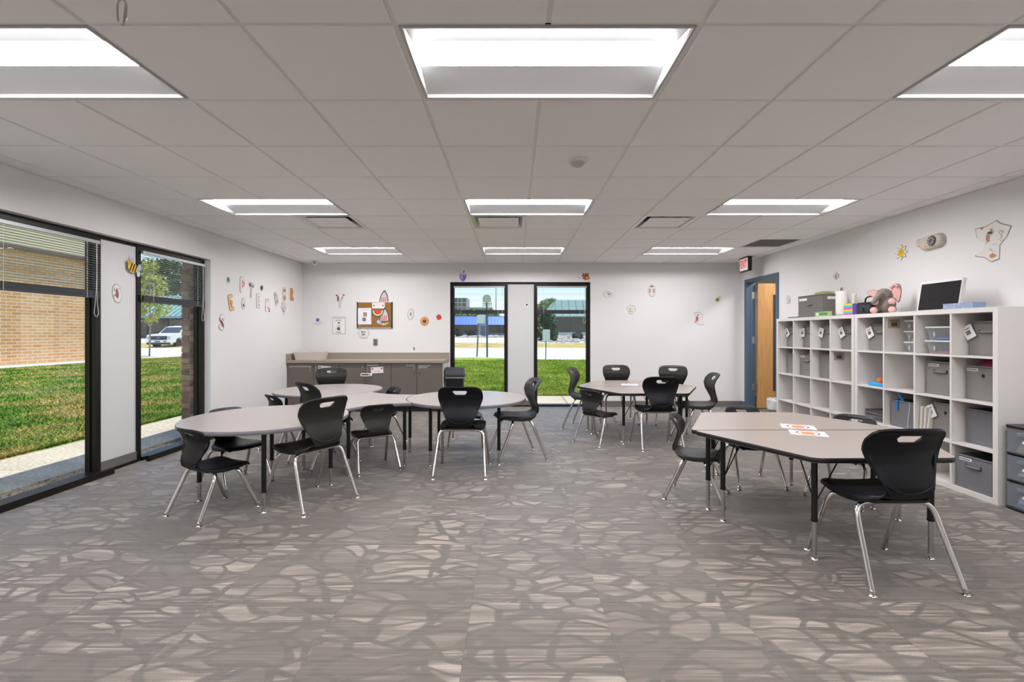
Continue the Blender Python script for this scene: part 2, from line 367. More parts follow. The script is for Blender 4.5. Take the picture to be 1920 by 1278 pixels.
# ------------------------------------------------------------------ windows (along: wall axis; n: outwards)
def frame_map(kind):
    if kind == 'left':  return lambda a, n, z: (XL - n, a, z)
    return lambda a, n, z: (a, YB + n, z)
def fbox(mb, f, a0, a1, n0, n1, z0, z1):
    p, q = f(a0, n0, z0), f(a1, n1, z1)
    return mb.box(min(p[0], q[0]), max(p[0], q[0]), min(p[1], q[1]), max(p[1], q[1]), min(p[2], q[2]), max(p[2], q[2]))
def window(name, kind, a0, a1):
    f = frame_map(kind); o = empty(name, f(a0, 0, 0)); struct(o)
    def part(nm, m, *bx):
        b = MB()
        for x in bx: fbox(b, f, *x)
        q = b.build(nm, m, o); q.location = [-c for c in o.location]; return q
    zt = 2.158; w_ = 0.05; n0, n1 = 0.045 if kind == 'back' else 0.07, 0.17
    part('jamb', m_bronze, (a0, a0 + w_, n0, n1, 0, zt)); part('jamb', m_bronze, (a1 - w_, a1, n0, n1, 0, zt))
    part('head', m_bronze, (a0 + w_, a1 - w_, n0, n1, zt - 0.055, zt))
    part('sill', m_bronze, (a0 + w_, a1 - w_, n0 - 0.02, 0.15, 0, 0.032), (a0, a1, -0.055 if kind == 'left' else 0.0, -0.02 if kind == 'left' else 0.03, 0, 0.055 if kind == 'left' else 0.03))
    g = n0 + 0.065
    for q0, q1 in ((a0 + w_, a0 + w_ + 0.012), (a1 - w_ - 0.012, a1 - w_)): part('glazing_bead', m_bronze, (q0, q1, g - 0.018, g - 0.003, 0.032, zt - 0.055))
    part('pane', m_glass, (a0 + w_ - 0.005, a1 - w_ + 0.005, g, g + 0.006, 0.028, zt - 0.05))
    return o
window('window_1', 'left', 3.285, 4.297); window('window_2', 'left', 4.71, 5.735)
window('window_3', 'back', -1.108, -0.112); window('window_4', 'back', 0.345, 1.321)
def infill(name, kind, a0, a1, n):
    f = frame_map(kind); o = empty(name, f(a0, 0, 0)); struct(o)
    for nm, m, bx in (('panel', m_panel, (a0, a1, n, n + 0.08, 0, 2.158)), ('base_strip', m_base, (a0, a1, n - 0.012, n, 0, 0.1)), ('trim_bar', m_bronze, (a0, a1, n - 0.005, n + 0.01, 2.13, 2.165)), ('trim_bar', m_bronze, (a0, a1, n - 0.025, n, 0, 0.02))):
        q = fbox(MB(), f, *bx).build(nm, m, o); q.location = [-c for c in o.location]
infill('trim_2', 'left', 4.297, 4.71, 0.085); infill('trim_3', 'back', -0.112, 0.345, 0.055)

# ------------------------------------------------------------------ blinds
m_slat = mat('blind_slat_grey', '#b9bcc0', 0.35, 0.3, var=0.03)
m_rail = mat('blind_stack_dark', '#3a3c41', 0.45, 0.2, var=0.08)
m_cord = mat('cord_white', '#d8d6d2', 0.6)
def blind(kind, a0, a1, zbot, n, label, cordside):
    f = frame_map(kind); L = a1 - a0; c = (a0 + a1) / 2
    o = empty('window_blind', f(c, n, zbot)); o.rotation_euler = (0, 0, pi / 2 if kind == 'left' else 0)   # local x along the wall, local +y outwards
    if kind == 'left': pass
    sgn = 1.0
    zt = 2.10 - zbot
    tag(o, label, 'blind', 'slatted blinds half raised in the tall windows')
    MB().rbox(-L / 2, L / 2, -0.014, 0.014, zt - 0.03, zt, 0.004, 2).build('headrail', m_slat, o)
    st = MB()                                             # bunched slats over the bottom rail, backlit shade put into their dark colour
    for k in range(9): st.box(-L / 2 + 0.003 * (k % 2), L / 2 - 0.003 * (k % 2), -0.0125, 0.0125, 0.022 + k * 0.0052, 0.0262 + k * 0.0052)
    st.build('slat_stack', m_rail, o)
    MB().rbox(-L / 2, L / 2, -0.013, 0.013, 0, 0.021, 0.005, 2).build('bottom_rail', m_rail, o)
    sm = MB(); rows = []
    for k in range(5):
        t = -1 + 2 * k / 4; rows.append([Vector((x, t * 0.0115, 0.0022 * (1 - t * t))) for x in (-L / 2, L / 2)])
    sm.grid(rows); me = sm.mesh('slat', m_slat, smooth=True, solid=0.0006)
    z = 0.085
    while z < zt - 0.04:
        link('slat', me, o, (0, 0, z), (R(-6), 0, 0)); z += 0.0205
    for x in (-L * 0.36, L * 0.36):
        MB().box(x - 0.0016, x + 0.0016, -0.0135, -0.0128, 0, zt - 0.02).build('ladder_cord', m_cord, o)
    x = cordside * (L / 2 - 0.05)
    MB().tube(cat([(x, -0.018, zt - 0.03), (x + 0.004, -0.02, 0.2), (x - 0.012, -0.02, -0.05), (x - 0.022, -0.02, -0.13), (x, -0.02, -0.165), (x + 0.022, -0.02, -0.13), (x + 0.008, -0.02, -0.02), (x + 0.006, -0.02, 0.15), (x + 0.01, -0.018, zt - 0.03)], 5), 0.0022, 5).build('pull_cord', m_cord, o, smooth='all')
    return o
# the left wall's outward direction is -x: local +y after a quarter turn
blind('left', 3.31, 4.25, 1.585, 0.045, 'slatted blind half raised before the brick wall, beside the bee cutout', 1)
blind('left', 4.745, 5.69, 1.585, 0.045, 'slatted blind half raised above the white pickup outside', 1)
blind('back', -1.062, -0.158, 1.615, 0.06, 'slatted blind half raised in the window by the waste bin', 1)
blind('back', 0.392, 1.275, 1.615, 0.06, 'slatted blind half raised in the window showing the evergreen shrub', 1)

# ------------------------------------------------------------------ door
m_blue = mat('door_frame_blue', '#4f6478', 0.45, var=0.04)
m_wood = bpy.data.materials.new('maple_veneer'); m_wood.use_nodes = True
nt = m_wood.node_tree; b_ = nt.nodes['Principled BSDF']; tc = nd(nt, 'ShaderNodeTexCoord'); mp = nd(nt, 'ShaderNodeMapping'); mp.inputs['Scale'].default_value = (9, 9, 0.9)
nz = nd(nt, 'ShaderNodeTexNoise'); nz.inputs['Scale'].default_value = 3; nz.inputs['Detail'].default_value = 6; nz.inputs['Distortion'].default_value = 0.8
nt.links.new(tc.outputs['Object'], mp.inputs[0]); nt.links.new(mp.outputs[0], nz.inputs['Vector']); nt.links.new(mixc(nt, nz.outputs['Fac'], hx('#b07c45'), hx('#dba869')), b_.inputs['Base Color']); b_.inputs['Roughness'].default_value = 0.4
do = empty('door_1', (XR, DO1, 0)); struct(do)
def dpart(nm, m, *bx, parent=None):
    b = MB()
    for x in bx: b.box(*x)
    q = b.build(nm, m, parent or do); q.location = (-XR, -DO1, 0) if parent is None else (0, 0, 0); return q
fx0, fx1 = XR - 0.018, XR + 0.14
dpart('door_frame', m_blue, (fx0, XR + 0.03, DO0 - 0.02, DO0 + 0.045, 0, DH + 0.015), (fx0, XR + 0.03, DO1 - 0.045, DO1 + 0.02, 0, DH + 0.015), (fx0, XR + 0.03, DO0 + 0.045, DO1 - 0.045, DH - 0.04, DH + 0.015),
      (XR + 0.03, fx1, DO0, DO0 + 0.025, 0, DH), (XR + 0.03, fx1, DO1 - 0.03, DO1, 0, DH), (XR + 0.03, fx1, DO0 + 0.025, DO1 - 0.03, DH - 0.025, DH))
lx, ly0, ly1 = XR + 0.155, DO1 - 0.095, DO1 - 0.05
lf = dpart('door_leaf', m_wood, (lx, lx + 0.24, ly0, ly1, 0.012, 2.115), (lx + 0.72, lx + 0.90, ly0, ly1, 0.012, 2.115), (lx + 0.24, lx + 0.72, ly0, ly1, 0.012, 0.28), (lx + 0.24, lx + 0.72, ly0, ly1, 1.94, 2.115))
dpart('door_light', glass_mat('grey_glass', (0.55, 0.56, 0.57)), (lx + 0.24, lx + 0.72, ly0 + 0.018, ly0 + 0.026, 0.28, 1.94), parent=lf)
bd = 0.014
dpart('glazing_bead', m_wood, (lx + 0.24, lx + 0.24 + bd, ly0 - 0.004, ly0 + 0.012, 0.28, 1.94), (lx + 0.24 + bd, lx + 0.72, ly0 - 0.004, ly0 + 0.012, 1.94 - bd, 1.94), (lx + 0.24 + bd, lx + 0.72, ly0 - 0.004, ly0 + 0.012, 0.28, 0.28 + bd), parent=lf)
for z in (0.30, 1.10, 1.86):
    q = MB().box(XR + 0.085, XR + 0.135, DO1 - 0.036, DO1 - 0.03, z, z + 0.115).tube([(XR + 0.146, DO1 - 0.04, z - 0.004), (XR + 0.146, DO1 - 0.04, z + 0.119)], 0.008, 8).box(XR + 0.150, lx + 0.0, DO1 - 0.092, DO1 - 0.05, z, z + 0.115).build('hinge', m_steel, do); q.location = (-XR, -DO1, 0)
# hallway beyond the door
cx0, cx1, cy0, cy1 = XR + 0.12, XR + 1.9, 6.2, 9.6
struct(MB().box(cx0, cx1, cy0, cy1, -0.16, 0).build('floor_hallway', mat('hall_floor', '#6f6a64', 0.5)))
struct(MB().box(cx0, cx1, cy0, cy1, 2.60, 2.78).build('ceiling_hallway', m_ceil))
struct(MB().box(cx1, cx1 + 0.1, cy0, cy1, 0, 2.78).box(cx0, cx1, cy1, cy1 + 0.1, 0, 2.78).box(cx0, cx1, cy0 - 0.1, cy0, 0, 2.78).box(XR, cx0, YB + 0.12, cy1, 0, 2.78).build('wall_hallway', mat('hall_wall', '#cfcfcf', 0.7)))

# ------------------------------------------------------------------ ceiling lights
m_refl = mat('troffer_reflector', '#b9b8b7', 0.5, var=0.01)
m_lens = mat('troffer_lens', '#ffffff', 0.5, emit='#fcfcff', es=LENS)
def troffer_proto():
    o = empty('ceiling_light', (0, 0, 0)); hl, hw = T - 0.013, T / 2 - 0.013
    fr = MB(); e = 0.012
    fr.box(-hl, hl, -hw, -hw + e, -0.004, 0.006).box(-hl, hl, hw - e, hw, -0.004, 0.006).box(-hl, -hl + e, -hw + e, hw - e, -0.004, 0.006).box(hl - e, hl, -hw + e, hw - e, -0.004, 0.006)
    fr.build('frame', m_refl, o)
    prof = [(-hw + e, 0.0), (-hw + e + 0.004, 0.012), (-0.21, 0.034), (-0.14, 0.050), (-0.095, 0.058)]
    prof = prof + [(-y, z) for y, z in prof[::-1]]
    rf = MB(); rf.grid([[Vector((x, y, z)) for y, z in prof] for x in (-hl + e, hl - e)])
    for x in (-hl + e, hl - e): rf.add([(x, y, z) for y, z in prof], [tuple(range(len(prof)))])
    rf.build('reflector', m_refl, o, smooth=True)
    ln = MB(); k = 10; rows = []
    for i in range(k + 1):
        t = -1 + 2 * i / k; rows.append([Vector((x, 0.094 * t, 0.057 - 0.008 * (1 - t * t))) for x in (-hl + e + 0.004, hl - e - 0.004)])
    ln.grid(rows)
    for q in (0, 1): ln.add([r[q] for r in rows], [tuple(range(k + 1))])
    ln.build('lens', m_lens, o, smooth=True)
    return o
tp = troffer_proto(); first = True
for i, j in LCELL:
    o = tp if first else copy_tree(tp); first = False
    o.location = (GX + (i + 1) * T, GY + (j + 0.5) * T, ZC)
    tag(o, 'recessed white ceiling light, ' + {-5: 'window-side', -1: 'middle', 3: 'shelf-side'}[i] + ' one of the row ' + {8: 'closest to the back wall', 4: 'beside the air diffusers', 0: 'above the open carpet', -4: 'nearest the near wall'}[j], 'ceiling light', 'recessed ceiling lights')
door_fill = copy_tree(tp); door_fill.location = (XR + 0.75, 7.2, 2.50); door_fill.rotation_euler = (0, 0, pi / 2); tag(door_fill, 'unseen ceiling light added in the hallway to brighten the open door', 'ceiling light')  # added lamp, out of view, put in to light the door leaf

m_dark = mat('duct_dark', '#57544f', 0.8)
def diffuser(i, j, label):
    o = empty('ceiling_diffuser', (GX + (i + 0.5) * T, GY + (j + 0.5) * T, ZC)); h = T / 2 - 0.013
    tag(o, label, 'air vent', 'square ceiling diffusers')
    fr = MB(); ring = lambda a, z: [(-a, -a, z), (a, -a, z), (a, a, z), (-a, a, z)]
    R_ = [(h, -0.001), (h - 0.03, -0.003), (h - 0.075, 0.045), (h - 0.09, 0.06)]
    for (a, z), (b, y) in zip(R_, R_[1:]): fr.add(ring(a, z) + ring(b, y), [(k, (k + 1) % 4, 4 + (k + 1) % 4, 4 + k) for k in range(4)])
    fr.build('frame', mat('diffuser_steel', '#c9c7c5', 0.3, 0.5), o)
    MB().box(-h + 0.08, h - 0.08, -h + 0.08, h - 0.08, 0.06, 0.064).build('duct', m_dark, o)
    q = h - 0.075; MB().add(ring(q, -0.006) + ring(q - 0.03, 0.012) + ring(q, -0.007), [(3, 2, 1, 0)] + [(k, (k + 1) % 4, 4 + (k + 1) % 4, 4 + k) for k in range(4)]).build('plate', m_grid, o, smooth=False)
    for k in (-1, 1): MB().box(k * 0.12 - 0.006, k * 0.12 + 0.006, -0.006, 0.006, 0, 0.06).build('hanger', m_steel, o)
diffuser(-4, 5, 'square ceiling diffuser with a white plate, above the cabinets'); diffuser(-1, 5, 'square ceiling diffuser with a white plate, before the tall back windows'); diffuser(2, 5, 'square ceiling diffuser with a white plate, above the hexagon of tables by the back wall')
o = empty('return_grille', (GX + 5.5 * T, GY + 7.5 * T, ZC)); tag(o, 'dark grey perforated return air grille by the door', 'air vent'); h = T / 2 - 0.013
MB().box(-h, h, -h, -h + 0.02, -0.003, 0.006).box(-h, h, h - 0.02, h, -0.003, 0.006).box(-h, -h + 0.02, -h + 0.02, h - 0.02, -0.003, 0.006).box(h - 0.02, h, -h + 0.02, h - 0.02, -0.003, 0.006).build('frame', m_grid, o)
MB().box(-h + 0.01, h - 0.01, -h + 0.01, h - 0.01, 0.03, 0.034).build('duct', m_dark, o)
me = MB().box(-h + 0.02, h - 0.02, -0.0045, 0.0045, 0, 0.0012).mesh('louvre', mat('grille_grey', '#c2beb8', 0.5))
for k in range(26): link('louvre', me, o, (0, -h + 0.03 + k * (2 * h - 0.06) / 25, 0.006), (R(35), 0, 0))
# smoke detector
p = dep(1083, 300, 888 * 1.23 / (625 - 298))
o = empty('smoke_detector', (p.x, p.y, ZC - 0.0035)); tag(o, 'white dome smoke detector on a ceiling tile', 'detector')
MB().lathe([(0.075, 0), (0.076, -0.006), (0.07, -0.018), (0.055, -0.026)], 28).build('base', m_white, o, smooth=True)
MB().lathe([(0.05, -0.026), (0.045, -0.038), (0.03, -0.048), (0.012, -0.05)], 24).build('sensor_cap', plain('#bdbab8'), o, smooth=True)
# dome camera in the corner
p = dep(591, 497, 7.95); o = empty('dome_camera', (p.x, 7.95, ZC)); tag(o, 'small white security camera on the ceiling in the corner', 'camera')
MB().lathe([(0.05, 0), (0.052, -0.02), (0.046, -0.03)], 20).build('base', m_white, o, smooth=True)
q = MB().ell((0, 0, -0.042), 0.045, 0.045, 0.045, 16, 10).build('eyeball', m_white, o, smooth='all')
for z in (-0.035, -0.055): MB().ell((0.006, -0.039, z), 0.013, 0.01, 0.01, 10, 6).build('lens', m_blackp, q, smooth='all')
# carabiner hanging near the camera
o = empty('carabiner', (-1.325, 1.6, 2.31)); tag(o, 'steel carabiner hanging on a blue cord from the ceiling', 'hook')
lp = [(0.015 * cos(a), 0, 0.036 + 0.034 * sin(a) + (0.02 if sin(a) > 0 else 0)) for a in [2 * pi * k / 20 for k in range(14, 33)]]
MB().tube(cat(lp, 2), 0.0035, 8).build('body', m_steel, o, smooth='all')
MB().tube([(0.004, 0, 0.004), (0.0135, 0, 0.07)], 0.0028, 8).build('gate', m_steel, o, smooth='all')
MB().tube([(0, 0, 0.088), (0.001, 0, 0.12), (0, 0, 0.1815)], 0.004, 8).build('cord', plain('#2d4f9e'), o, smooth='all')

# ================================================================== CHAIRS
m_navy = mat('chair_plastic_navy', '#0d0e14', 0.40, var=0.08, scale=30, bump=0.08, bscale=700, spec=0.3)
m_char = mat('chair_plastic_charcoal', '#2a2927', 0.40, var=0.08, scale=30, bump=0.08, bscale=700, spec=0.3)
PROF = [(0.445, -0.165), (0.462, -0.186), (0.50, -0.197), (0.56, -0.178), (0.62, -0.158), (0.68, -0.156), (0.73, -0.172), (0.78, -0.206), (0.80, -0.224), (0.82, -0.24)]
def chair_proto(name, sx, sy, sz, pm, sb):
    o = empty(name); SC = lambda p: Vector((p[0] * sx, p[1] * sy, p[2] * sz)); SB = lambda p: Vector((p[0] * sb, p[1] * sy, p[2] * sz))
    # back: rings from the hand hole to the outline
    half = [(0, 0.448), (0.07, 0.449), (0.106, 0.462), (0.122, 0.50), (0.148, 0.56), (0.176, 0.62), (0.197, 0.68), (0.200, 0.725), (0.192, 0.765), (0.170, 0.792), (0.13, 0.803), (0.07, 0.806), (0, 0.807)]
    oc = [(p.x, p.y) for p in cat([(x, z, 0) for x, z in half], 4)]; oc = oc + [(-x, z) for x, z in oc[::-1]][1:-1]
    hp = rpoly([(-0.058, 0.771), (-0.066, 0.757), (-0.042, 0.728), (0.042, 0.728), (0.066, 0.757), (0.058, 0.771)], 0.006, 3)
    ctr = Vector((0, 0.752))
    def ray(poly, th):
        d = Vector((cos(th), sin(th))); best = 0
        for i in range(len(poly)):
            a = Vector(poly[i]) - ctr; b = Vector(poly[(i + 1) % len(poly)]) - ctr; e = b - a
            den = d.x * e.y - d.y * e.x
            if abs(den) < 1e-12: continue
            t = (a.x * e.y - a.y * e.x) / den; s_ = (a.x * d.y - a.y * d.x) / den
            if t > 0 and -1e-6 <= s_ <= 1 + 1e-6: best = max(best, t)
        return best
    N, K = 64, 11; rows = []
    for k in range(K + 1):
        t = (k / K) ** 1.3; row = []
        for i in range(N):
            th = 2 * pi * (i + 0.5) / N; th = th + 0.0
            r = ray(hp, th) * (1 - t) + ray(oc, th) * t; x, z = r * cos(th), 0.752 + r * sin(th)
            y = interp(PROF, z) + 0.030 * (x / 0.2) ** 2 * (1 if z > 0.5 else max(0, (z - 0.44) / 0.06))
            if k == K: y -= 0.004
            row.append(SB((x, y, z)))
        rows.append(row + [row[0]])
    MB().grid(rows).build('backrest', pm, o, smooth=True, solid=0.011)
    # raised rib on the back of the shell: the shield-shaped contour
    rib = []
    for i in range(17):
        a = pi + pi * i / 16; x = 0.152 * cos(a); z = 0.60 + 0.125 * sin(a)
        if i in (0, 16): z = 0.66; x *= 1.12
        rib.append(SB((x, interp(PROF, z) + 0.030 * (x / 0.2) ** 2 - 0.010, z)))
    MB().tube(cat(rib, 2), 0.0055, 6).build('back_rib', pm, o, smooth='all')
    # seat
    rows = []; ys = [-0.178, -0.165, -0.14, -0.10, -0.05, 0, 0.05, 0.10, 0.14, 0.175, 0.198, 0.210, 0.212]
    zt = [(-0.178, 0.468), (-0.165, 0.456), (-0.14, 0.446), (-0.10, 0.440), (0, 0.438), (0.08, 0.444), (0.15, 0.447), (0.185, 0.441), (0.205, 0.428), (0.212, 0.412)]
    wt = [(-0.178, 0.12), (-0.15, 0.150), (-0.10, 0.186), (-0.02, 0.204), (0.08, 0.208), (0.16, 0.204), (0.198, 0.188), (0.212, 0.172)]
    for y in ys:
        w_ = interp(wt, y); row = []
        for a in (-1, -1, -0.985, -0.94, -0.85, -0.6, -0.3, 0, 0.3, 0.6, 0.85, 0.94, 0.985, 1, 1):
            row.append([w_ * a, y, interp(zt, y) + 0.012 * abs(a) ** 2 - 0.006 - 0.016 * max(0, (abs(a) - 0.80) / 0.2) ** 3])
        fd = max(0, 1 - (abs(y - 0.01) / 0.19) ** 4); row[0][2] -= 0.03 * fd; row[-1][2] -= 0.03 * fd
        rows.append([SC(p) for p in row])
    MB().grid(rows).build('seat', pm, o, smooth=True, solid=0.010)
    MB().rbox(-0.15 * sx, 0.15 * sx, -0.14 * sy, 0.15 * sy, 0.408 * sz, 0.43 * sz, 0.02).build('seat_pan', m_blackp, o)
    r = 0.0132
    for s in (-1, 1):
        yc = 0.085 * s; zc = 0.398
        MB().tube([SC((-0.13, yc, zc)), SC((0.13, yc, zc))], r, 10).build('cross_tube', m_chrome, o, smooth=True)
        for q in (-1, 1):
            pts = [(0.128 * q, yc, zc), (0.158 * q, yc + 0.003 * s, zc - 0.003), (0.188 * q, yc + 0.012 * s, zc - 0.018), (0.203 * q, yc + 0.028 * s, zc - 0.052), (0.2075 * q, yc + 0.046 * s, zc - 0.10), (0.230 * q, 0.248 * s, 0.014)]
            P = [SC(p) for p in cat(pts[:5], 4)] + [SC(pts[5])]
            lg = MB().tube(P, r, 10).build('leg', m_chrome, o, smooth=True)
            f = SC(pts[5]); M = Matrix.Translation((f.x, f.y, 0))
            MB().lathe([(0.017, 0.0), (0.019, 0.003), (0.016, 0.008), (0.009, 0.013), (0.0135, 0.015), (0.0140, 0.03), (0.012, 0.032)], 12, M).build('glide', m_chrome, lg, smooth=True)
    return o
pro = {('L', 'n'): chair_proto('stacking_chair', 1, 1, 1, m_navy, 1), ('L', 'c'): chair_proto('stacking_chair', 1, 1, 1, m_char, 1),
       ('S', 'n'): chair_proto('child_chair', 0.84, 0.84, 0.775, m_navy, 0.77), ('S', 'c'): chair_proto('child_chair', 0.84, 0.84, 0.775, m_char, 0.77)}
used = set()
def chair(size, col, x, y, f, label, group):
    k = (size, col); o = pro[k] if k not in used else copy_tree(pro[k]); used.add(k)
    o.location = (x, y, 0); o.rotation_euler = (0, 0, math.atan2(f[1], f[0]) - pi / 2)
    return tag(o, label, 'chair', group)
g1, g2, g3 = 'chairs around the cluster of round tables', 'chairs around the hexagon of tables by the back wall', 'chairs around the hexagon of tables by the cube shelves'
chair('S', 'n', -2.15, 3.385, (0.454, 0.89), 'small dark chair with its back to the brick-wall window, at a round table', g1)
chair('L', 'c', -1.545, 3.60, (-0.85, 0.53), 'large charcoal chair facing the tall window across the round table by it', g1)
chair('S', 'n', -2.36, 4.02, (0.855, -0.518), 'small dark chair tucked under the window-side round table', g1)
chair('L', 'n', -1.87, 4.66, (0.64, 0.77), 'large dark chair between the window-side round table and the one before the cabinets', g1)
chair('S', 'n', -2.47, 5.14, (0.62, 0.78), 'small dark chair by the left wall under the paper letters', g1)
chair('L', 'c', -2.43, 6.25, (0.25, -0.97), 'large grey chair between the cabinets and a round table', g1)
chair('S', 'n', -1.56, 5.61, (-0.77, -0.64), 'small dark chair in the gap between the two rear round tables', g1)
chair('S', 'c', -1.335, 4.48, (-0.56, 0.83), 'small charcoal chair pushed against the six-pointed middle table', g1)
chair('L', 'n', -0.475, 4.37, (0.02, 1), 'large black chair seen from behind at the round table before the windows', g1)
chair('L', 'c', 0.03, 4.89, (-0.965, -0.262), 'large grey chair seen in profile at the round table before the windows', g1)
chair('S', 'n', -0.545, 5.50, (0, -1), 'small chair hidden behind the round table before the windows, facing the room', g1)
chair('L', 'n', 1.60, 5.34, (-0.04, 1), 'large black chair seen from behind at the hexagon of tables by the back wall', g2)
chair('S', 'c', 0.985, 5.57, (0.754, 0.657), 'small grey chair seen from behind at the hexagon of tables by the back wall', g2)
chair('L', 'c', 0.96, 6.40, (0.907, -0.42), 'large grey chair in front of the tall back window, at the hexagon of tables', g2)
chair('L', 'c', 1.50, 6.80, (0, -1), 'large grey chair against the back wall beside the tall window, facing the room', g2)
chair('L', 'c', 2.25, 6.70, (-0.3, -0.95), 'large grey chair at the back wall on the door side, facing the room', g2)
chair('L', 'c', 2.17, 5.62, (-0.99, 0.1), 'large grey chair in profile at the door side of the back hexagon of tables', g2)
chair('L', 'n', 1.957, 2.54, (-0.02, 1), 'large black chair with its back to the room at the table by the cube shelves', g3)
chair('S', 'c', 1.43, 3.705, (0.875, -0.485), 'small dark chair seen in profile at the tip of the table by the cube shelves', g3)
chair('S', 'n', 2.02, 4.05, (0, -1), 'small dark chair behind the table by the cube shelves, facing the room', g3)
chair('S', 'n', 2.56, 3.66, (-0.853, -0.522), 'small dark chair between the table and the cube shelves', g3)

# ================================================================== TABLES
m_top = mat('table_laminate', '#a89c95', 0.32, var=0.03, scale=60)
m_topg = mat('table_laminate_grey', '#a69d99', 0.32, var=0.03, scale=60)
m_edgeb = mat('edge_band_black', '#17171a', 0.4, var=0.1)
m_edgeg = mat('edge_band_grey', '#7d7a80', 0.45, var=0.08)
leg_cache = {}
def table_legs(o, spots, ht, zj, brace=None):
    for n_, (x, y) in enumerate(spots):
        k = (ht, zj)
        if k not in leg_cache:
            up = MB().tube([(0, 0, zj), (0, 0, ht - 0.034)], 0.0165, 12).lathe([(0.017, zj), (0.0185, zj + 0.004), (0.0185, zj + 0.012), (0.017, zj + 0.016)], 12).mesh('leg', m_black, smooth=True)
            lo = MB().tube([(0, 0, 0.014), (0, 0, zj + 0.01)], 0.0128, 12).mesh('leg_extension', m_steel, smooth=True)
            gl = MB().lathe([(0.018, 0), (0.02, 0.003), (0.017, 0.009), (0.009, 0.014), (0.0145, 0.016), (0.0145, 0.03)], 14).mesh('glide', m_chrome, smooth=True)
            br = MB()
            for q in (1, 2, 3, 4, 5): br.ell((0, -0.0128, zj - 0.02 - q * 0.022), 0.004, 0.0016, 0.004, 8, 4)
            leg_cache[k] = (up, lo, gl, br.mesh('adjustment_hole', m_blackp))
        up, lo, gl, hm = leg_cache[k]
        lg = link('leg', up, o, (x, y, 0)); link('leg_extension', lo, lg); link('glide', gl, lg); link('adjustment_holes', hm, lg)
        plate = MB().rbox(x - 0.05, x + 0.05, y - 0.05, y + 0.05, ht - 0.036, ht - 0.030, 0.01).build('mounting_plate', m_black, o)
        if brace:
            c = Vector((brace[n_][0] - x, brace[n_][1] - y, 0)).normalized(); t = Vector((-c.y, c.x, 0))
            for s in (-1, 1):
                e = Vector((x, y, ht - 0.034)) + (c * 0.10 + t * s * 0.10); a = Vector((x, y, 0.31)) + (c * 0.012)
                MB().tube([a, e], 0.0042, 6).build('brace', m_black, o)
def table_top(o, poly, ht, mt, me_, th=0.030):
    """laminate board with a soft edge band"""
    c = Vector((sum(p[0] for p in poly) / len(poly), sum(p[1] for p in poly) / len(poly)))
    def inset(d):
        k = len(poly); out = []
        for i in range(k):
            a, b, n_ = Vector(poly[i - 1]), Vector(poly[i]), Vector(poly[(i + 1) % k])
            e = ((b - a).normalized() + (n_ - b).normalized()); nrm = Vector((-e.y, e.x)).normalized(); out.append(b + nrm * d)
        return out
    area = sum(poly[i - 1][0] * poly[i][1] - poly[i][0] * poly[i - 1][1] for i in range(len(poly)))
    if area < 0: poly.reverse()
    inn = inset(0.004)
    MB().prism([tuple(p) for p in inn], ht - th + 0.001, ht).build('table_top', mt, o)
    rings = [(0.006, ht - th), (0.001, ht - th + 0.005), (0, ht - th / 2), (0.001, ht - 0.005), (0.0045, ht - 0.0006)]
    b = MB(); k = len(poly)
    for d, z in rings: b.v += [(p.x, p.y, z) for p in inset(d)]
    for a in range(len(rings) - 1): b.f += [(a * k + i, a * k + (i + 1) % k, (a + 1) * k + (i + 1) % k, (a + 1) * k + i) for i in range(k)]
    b.build('edge_band', me_, o, smooth=True)
HT = 0.61; RT = 0.607; EC = Vector((-1.545, 4.76)); BA = 7
def polar(c, r, a): return (c[0] + r * cos(R(a)), c[1] + r * sin(R(a)))
rt = 'round tables fitted around the six-pointed table'
for ang, off, lab in ((BA - 120, -66, 'round laminate table beside the brick-wall window'), (BA, -43, 'round laminate table in front of the tall back windows'), (BA + 120, 20, 'round laminate table in front of the grey cabinets')):
    c = polar(EC, 1.066, ang); o = empty('round_table', (c[0], c[1], 0)); tag(o, lab, 'table', rt)
    table_top(o, circ(RT, n=72), HT, m_topg, m_edgeg); table_legs(o, [polar((0, 0), 0.465, off + 90 * k) for k in range(4)], HT, 0.145, None)
o = empty('six_pointed_table', (EC.x, EC.y, 0)); tag(o, 'six-pointed table with scooped sides in the middle of three round tables', 'table')
poly = []
for k in range(6):
    cc = polar((0, 0), 1.066, BA + 60 * k); a0 = BA + 60 * k + 180 + 29.6
    for i in range(13): poly.append(polar(cc, RT + 0.004, a0 - 59.2 * i / 12))
poly = poly[::-1]
poly = [p for i, p in enumerate(poly) if (Vector(p) - Vector(poly[i - 1])).length > 1e-4]
poly = poly[::-1]
table_top(o, poly, HT, m_topg, m_edgeg); table_legs(o, [polar((0, 0), 0.535, BA + 30 + 60 * k) for k in range(6)], HT, 0.155)
q = MB().tube([(-1.06, 4.93, HT + 0.0045), (-0.985, 5.02, HT + 0.0045)], 0.004, 8).build('paper_straw', plain('#e9e7e4')); tag(q, 'thin white stick lying where two of the round-cluster tables meet', 'stick')
def trapezoid(x, y, rz, ht, zj, label, group, em):
    o = empty('trapezoid_table', (x, y, 0), rz); tag(o, label, 'table', group)     # long side on local y = 0, short side at +0.66
    base = [(-0.765, 0), (0.765, 0), (0.39, 0.745), (-0.39, 0.745)]
    table_top(o, rpoly(base, 0.05, 5), ht, m_top, em)
    sp = [(-0.60, 0.10), (0.60, 0.10), (0.33, 0.645), (-0.33, 0.645)]
    table_legs(o, sp, ht, zj, [(0, 0.3)] * 4)
tz = 'trapezoid tables pushed together in pairs'
trapezoid(2.0, 3.322, R(0.6), 0.595, 0.215, 'trapezoid table with black edge, half nearer the door of the pair by the cube shelves', tz, m_edgeb)
trapezoid(2.012, 3.312, R(180.6), 0.595, 0.215, 'trapezoid table with black edge, with the large black chair, by the cube shelves', tz, m_edgeb)
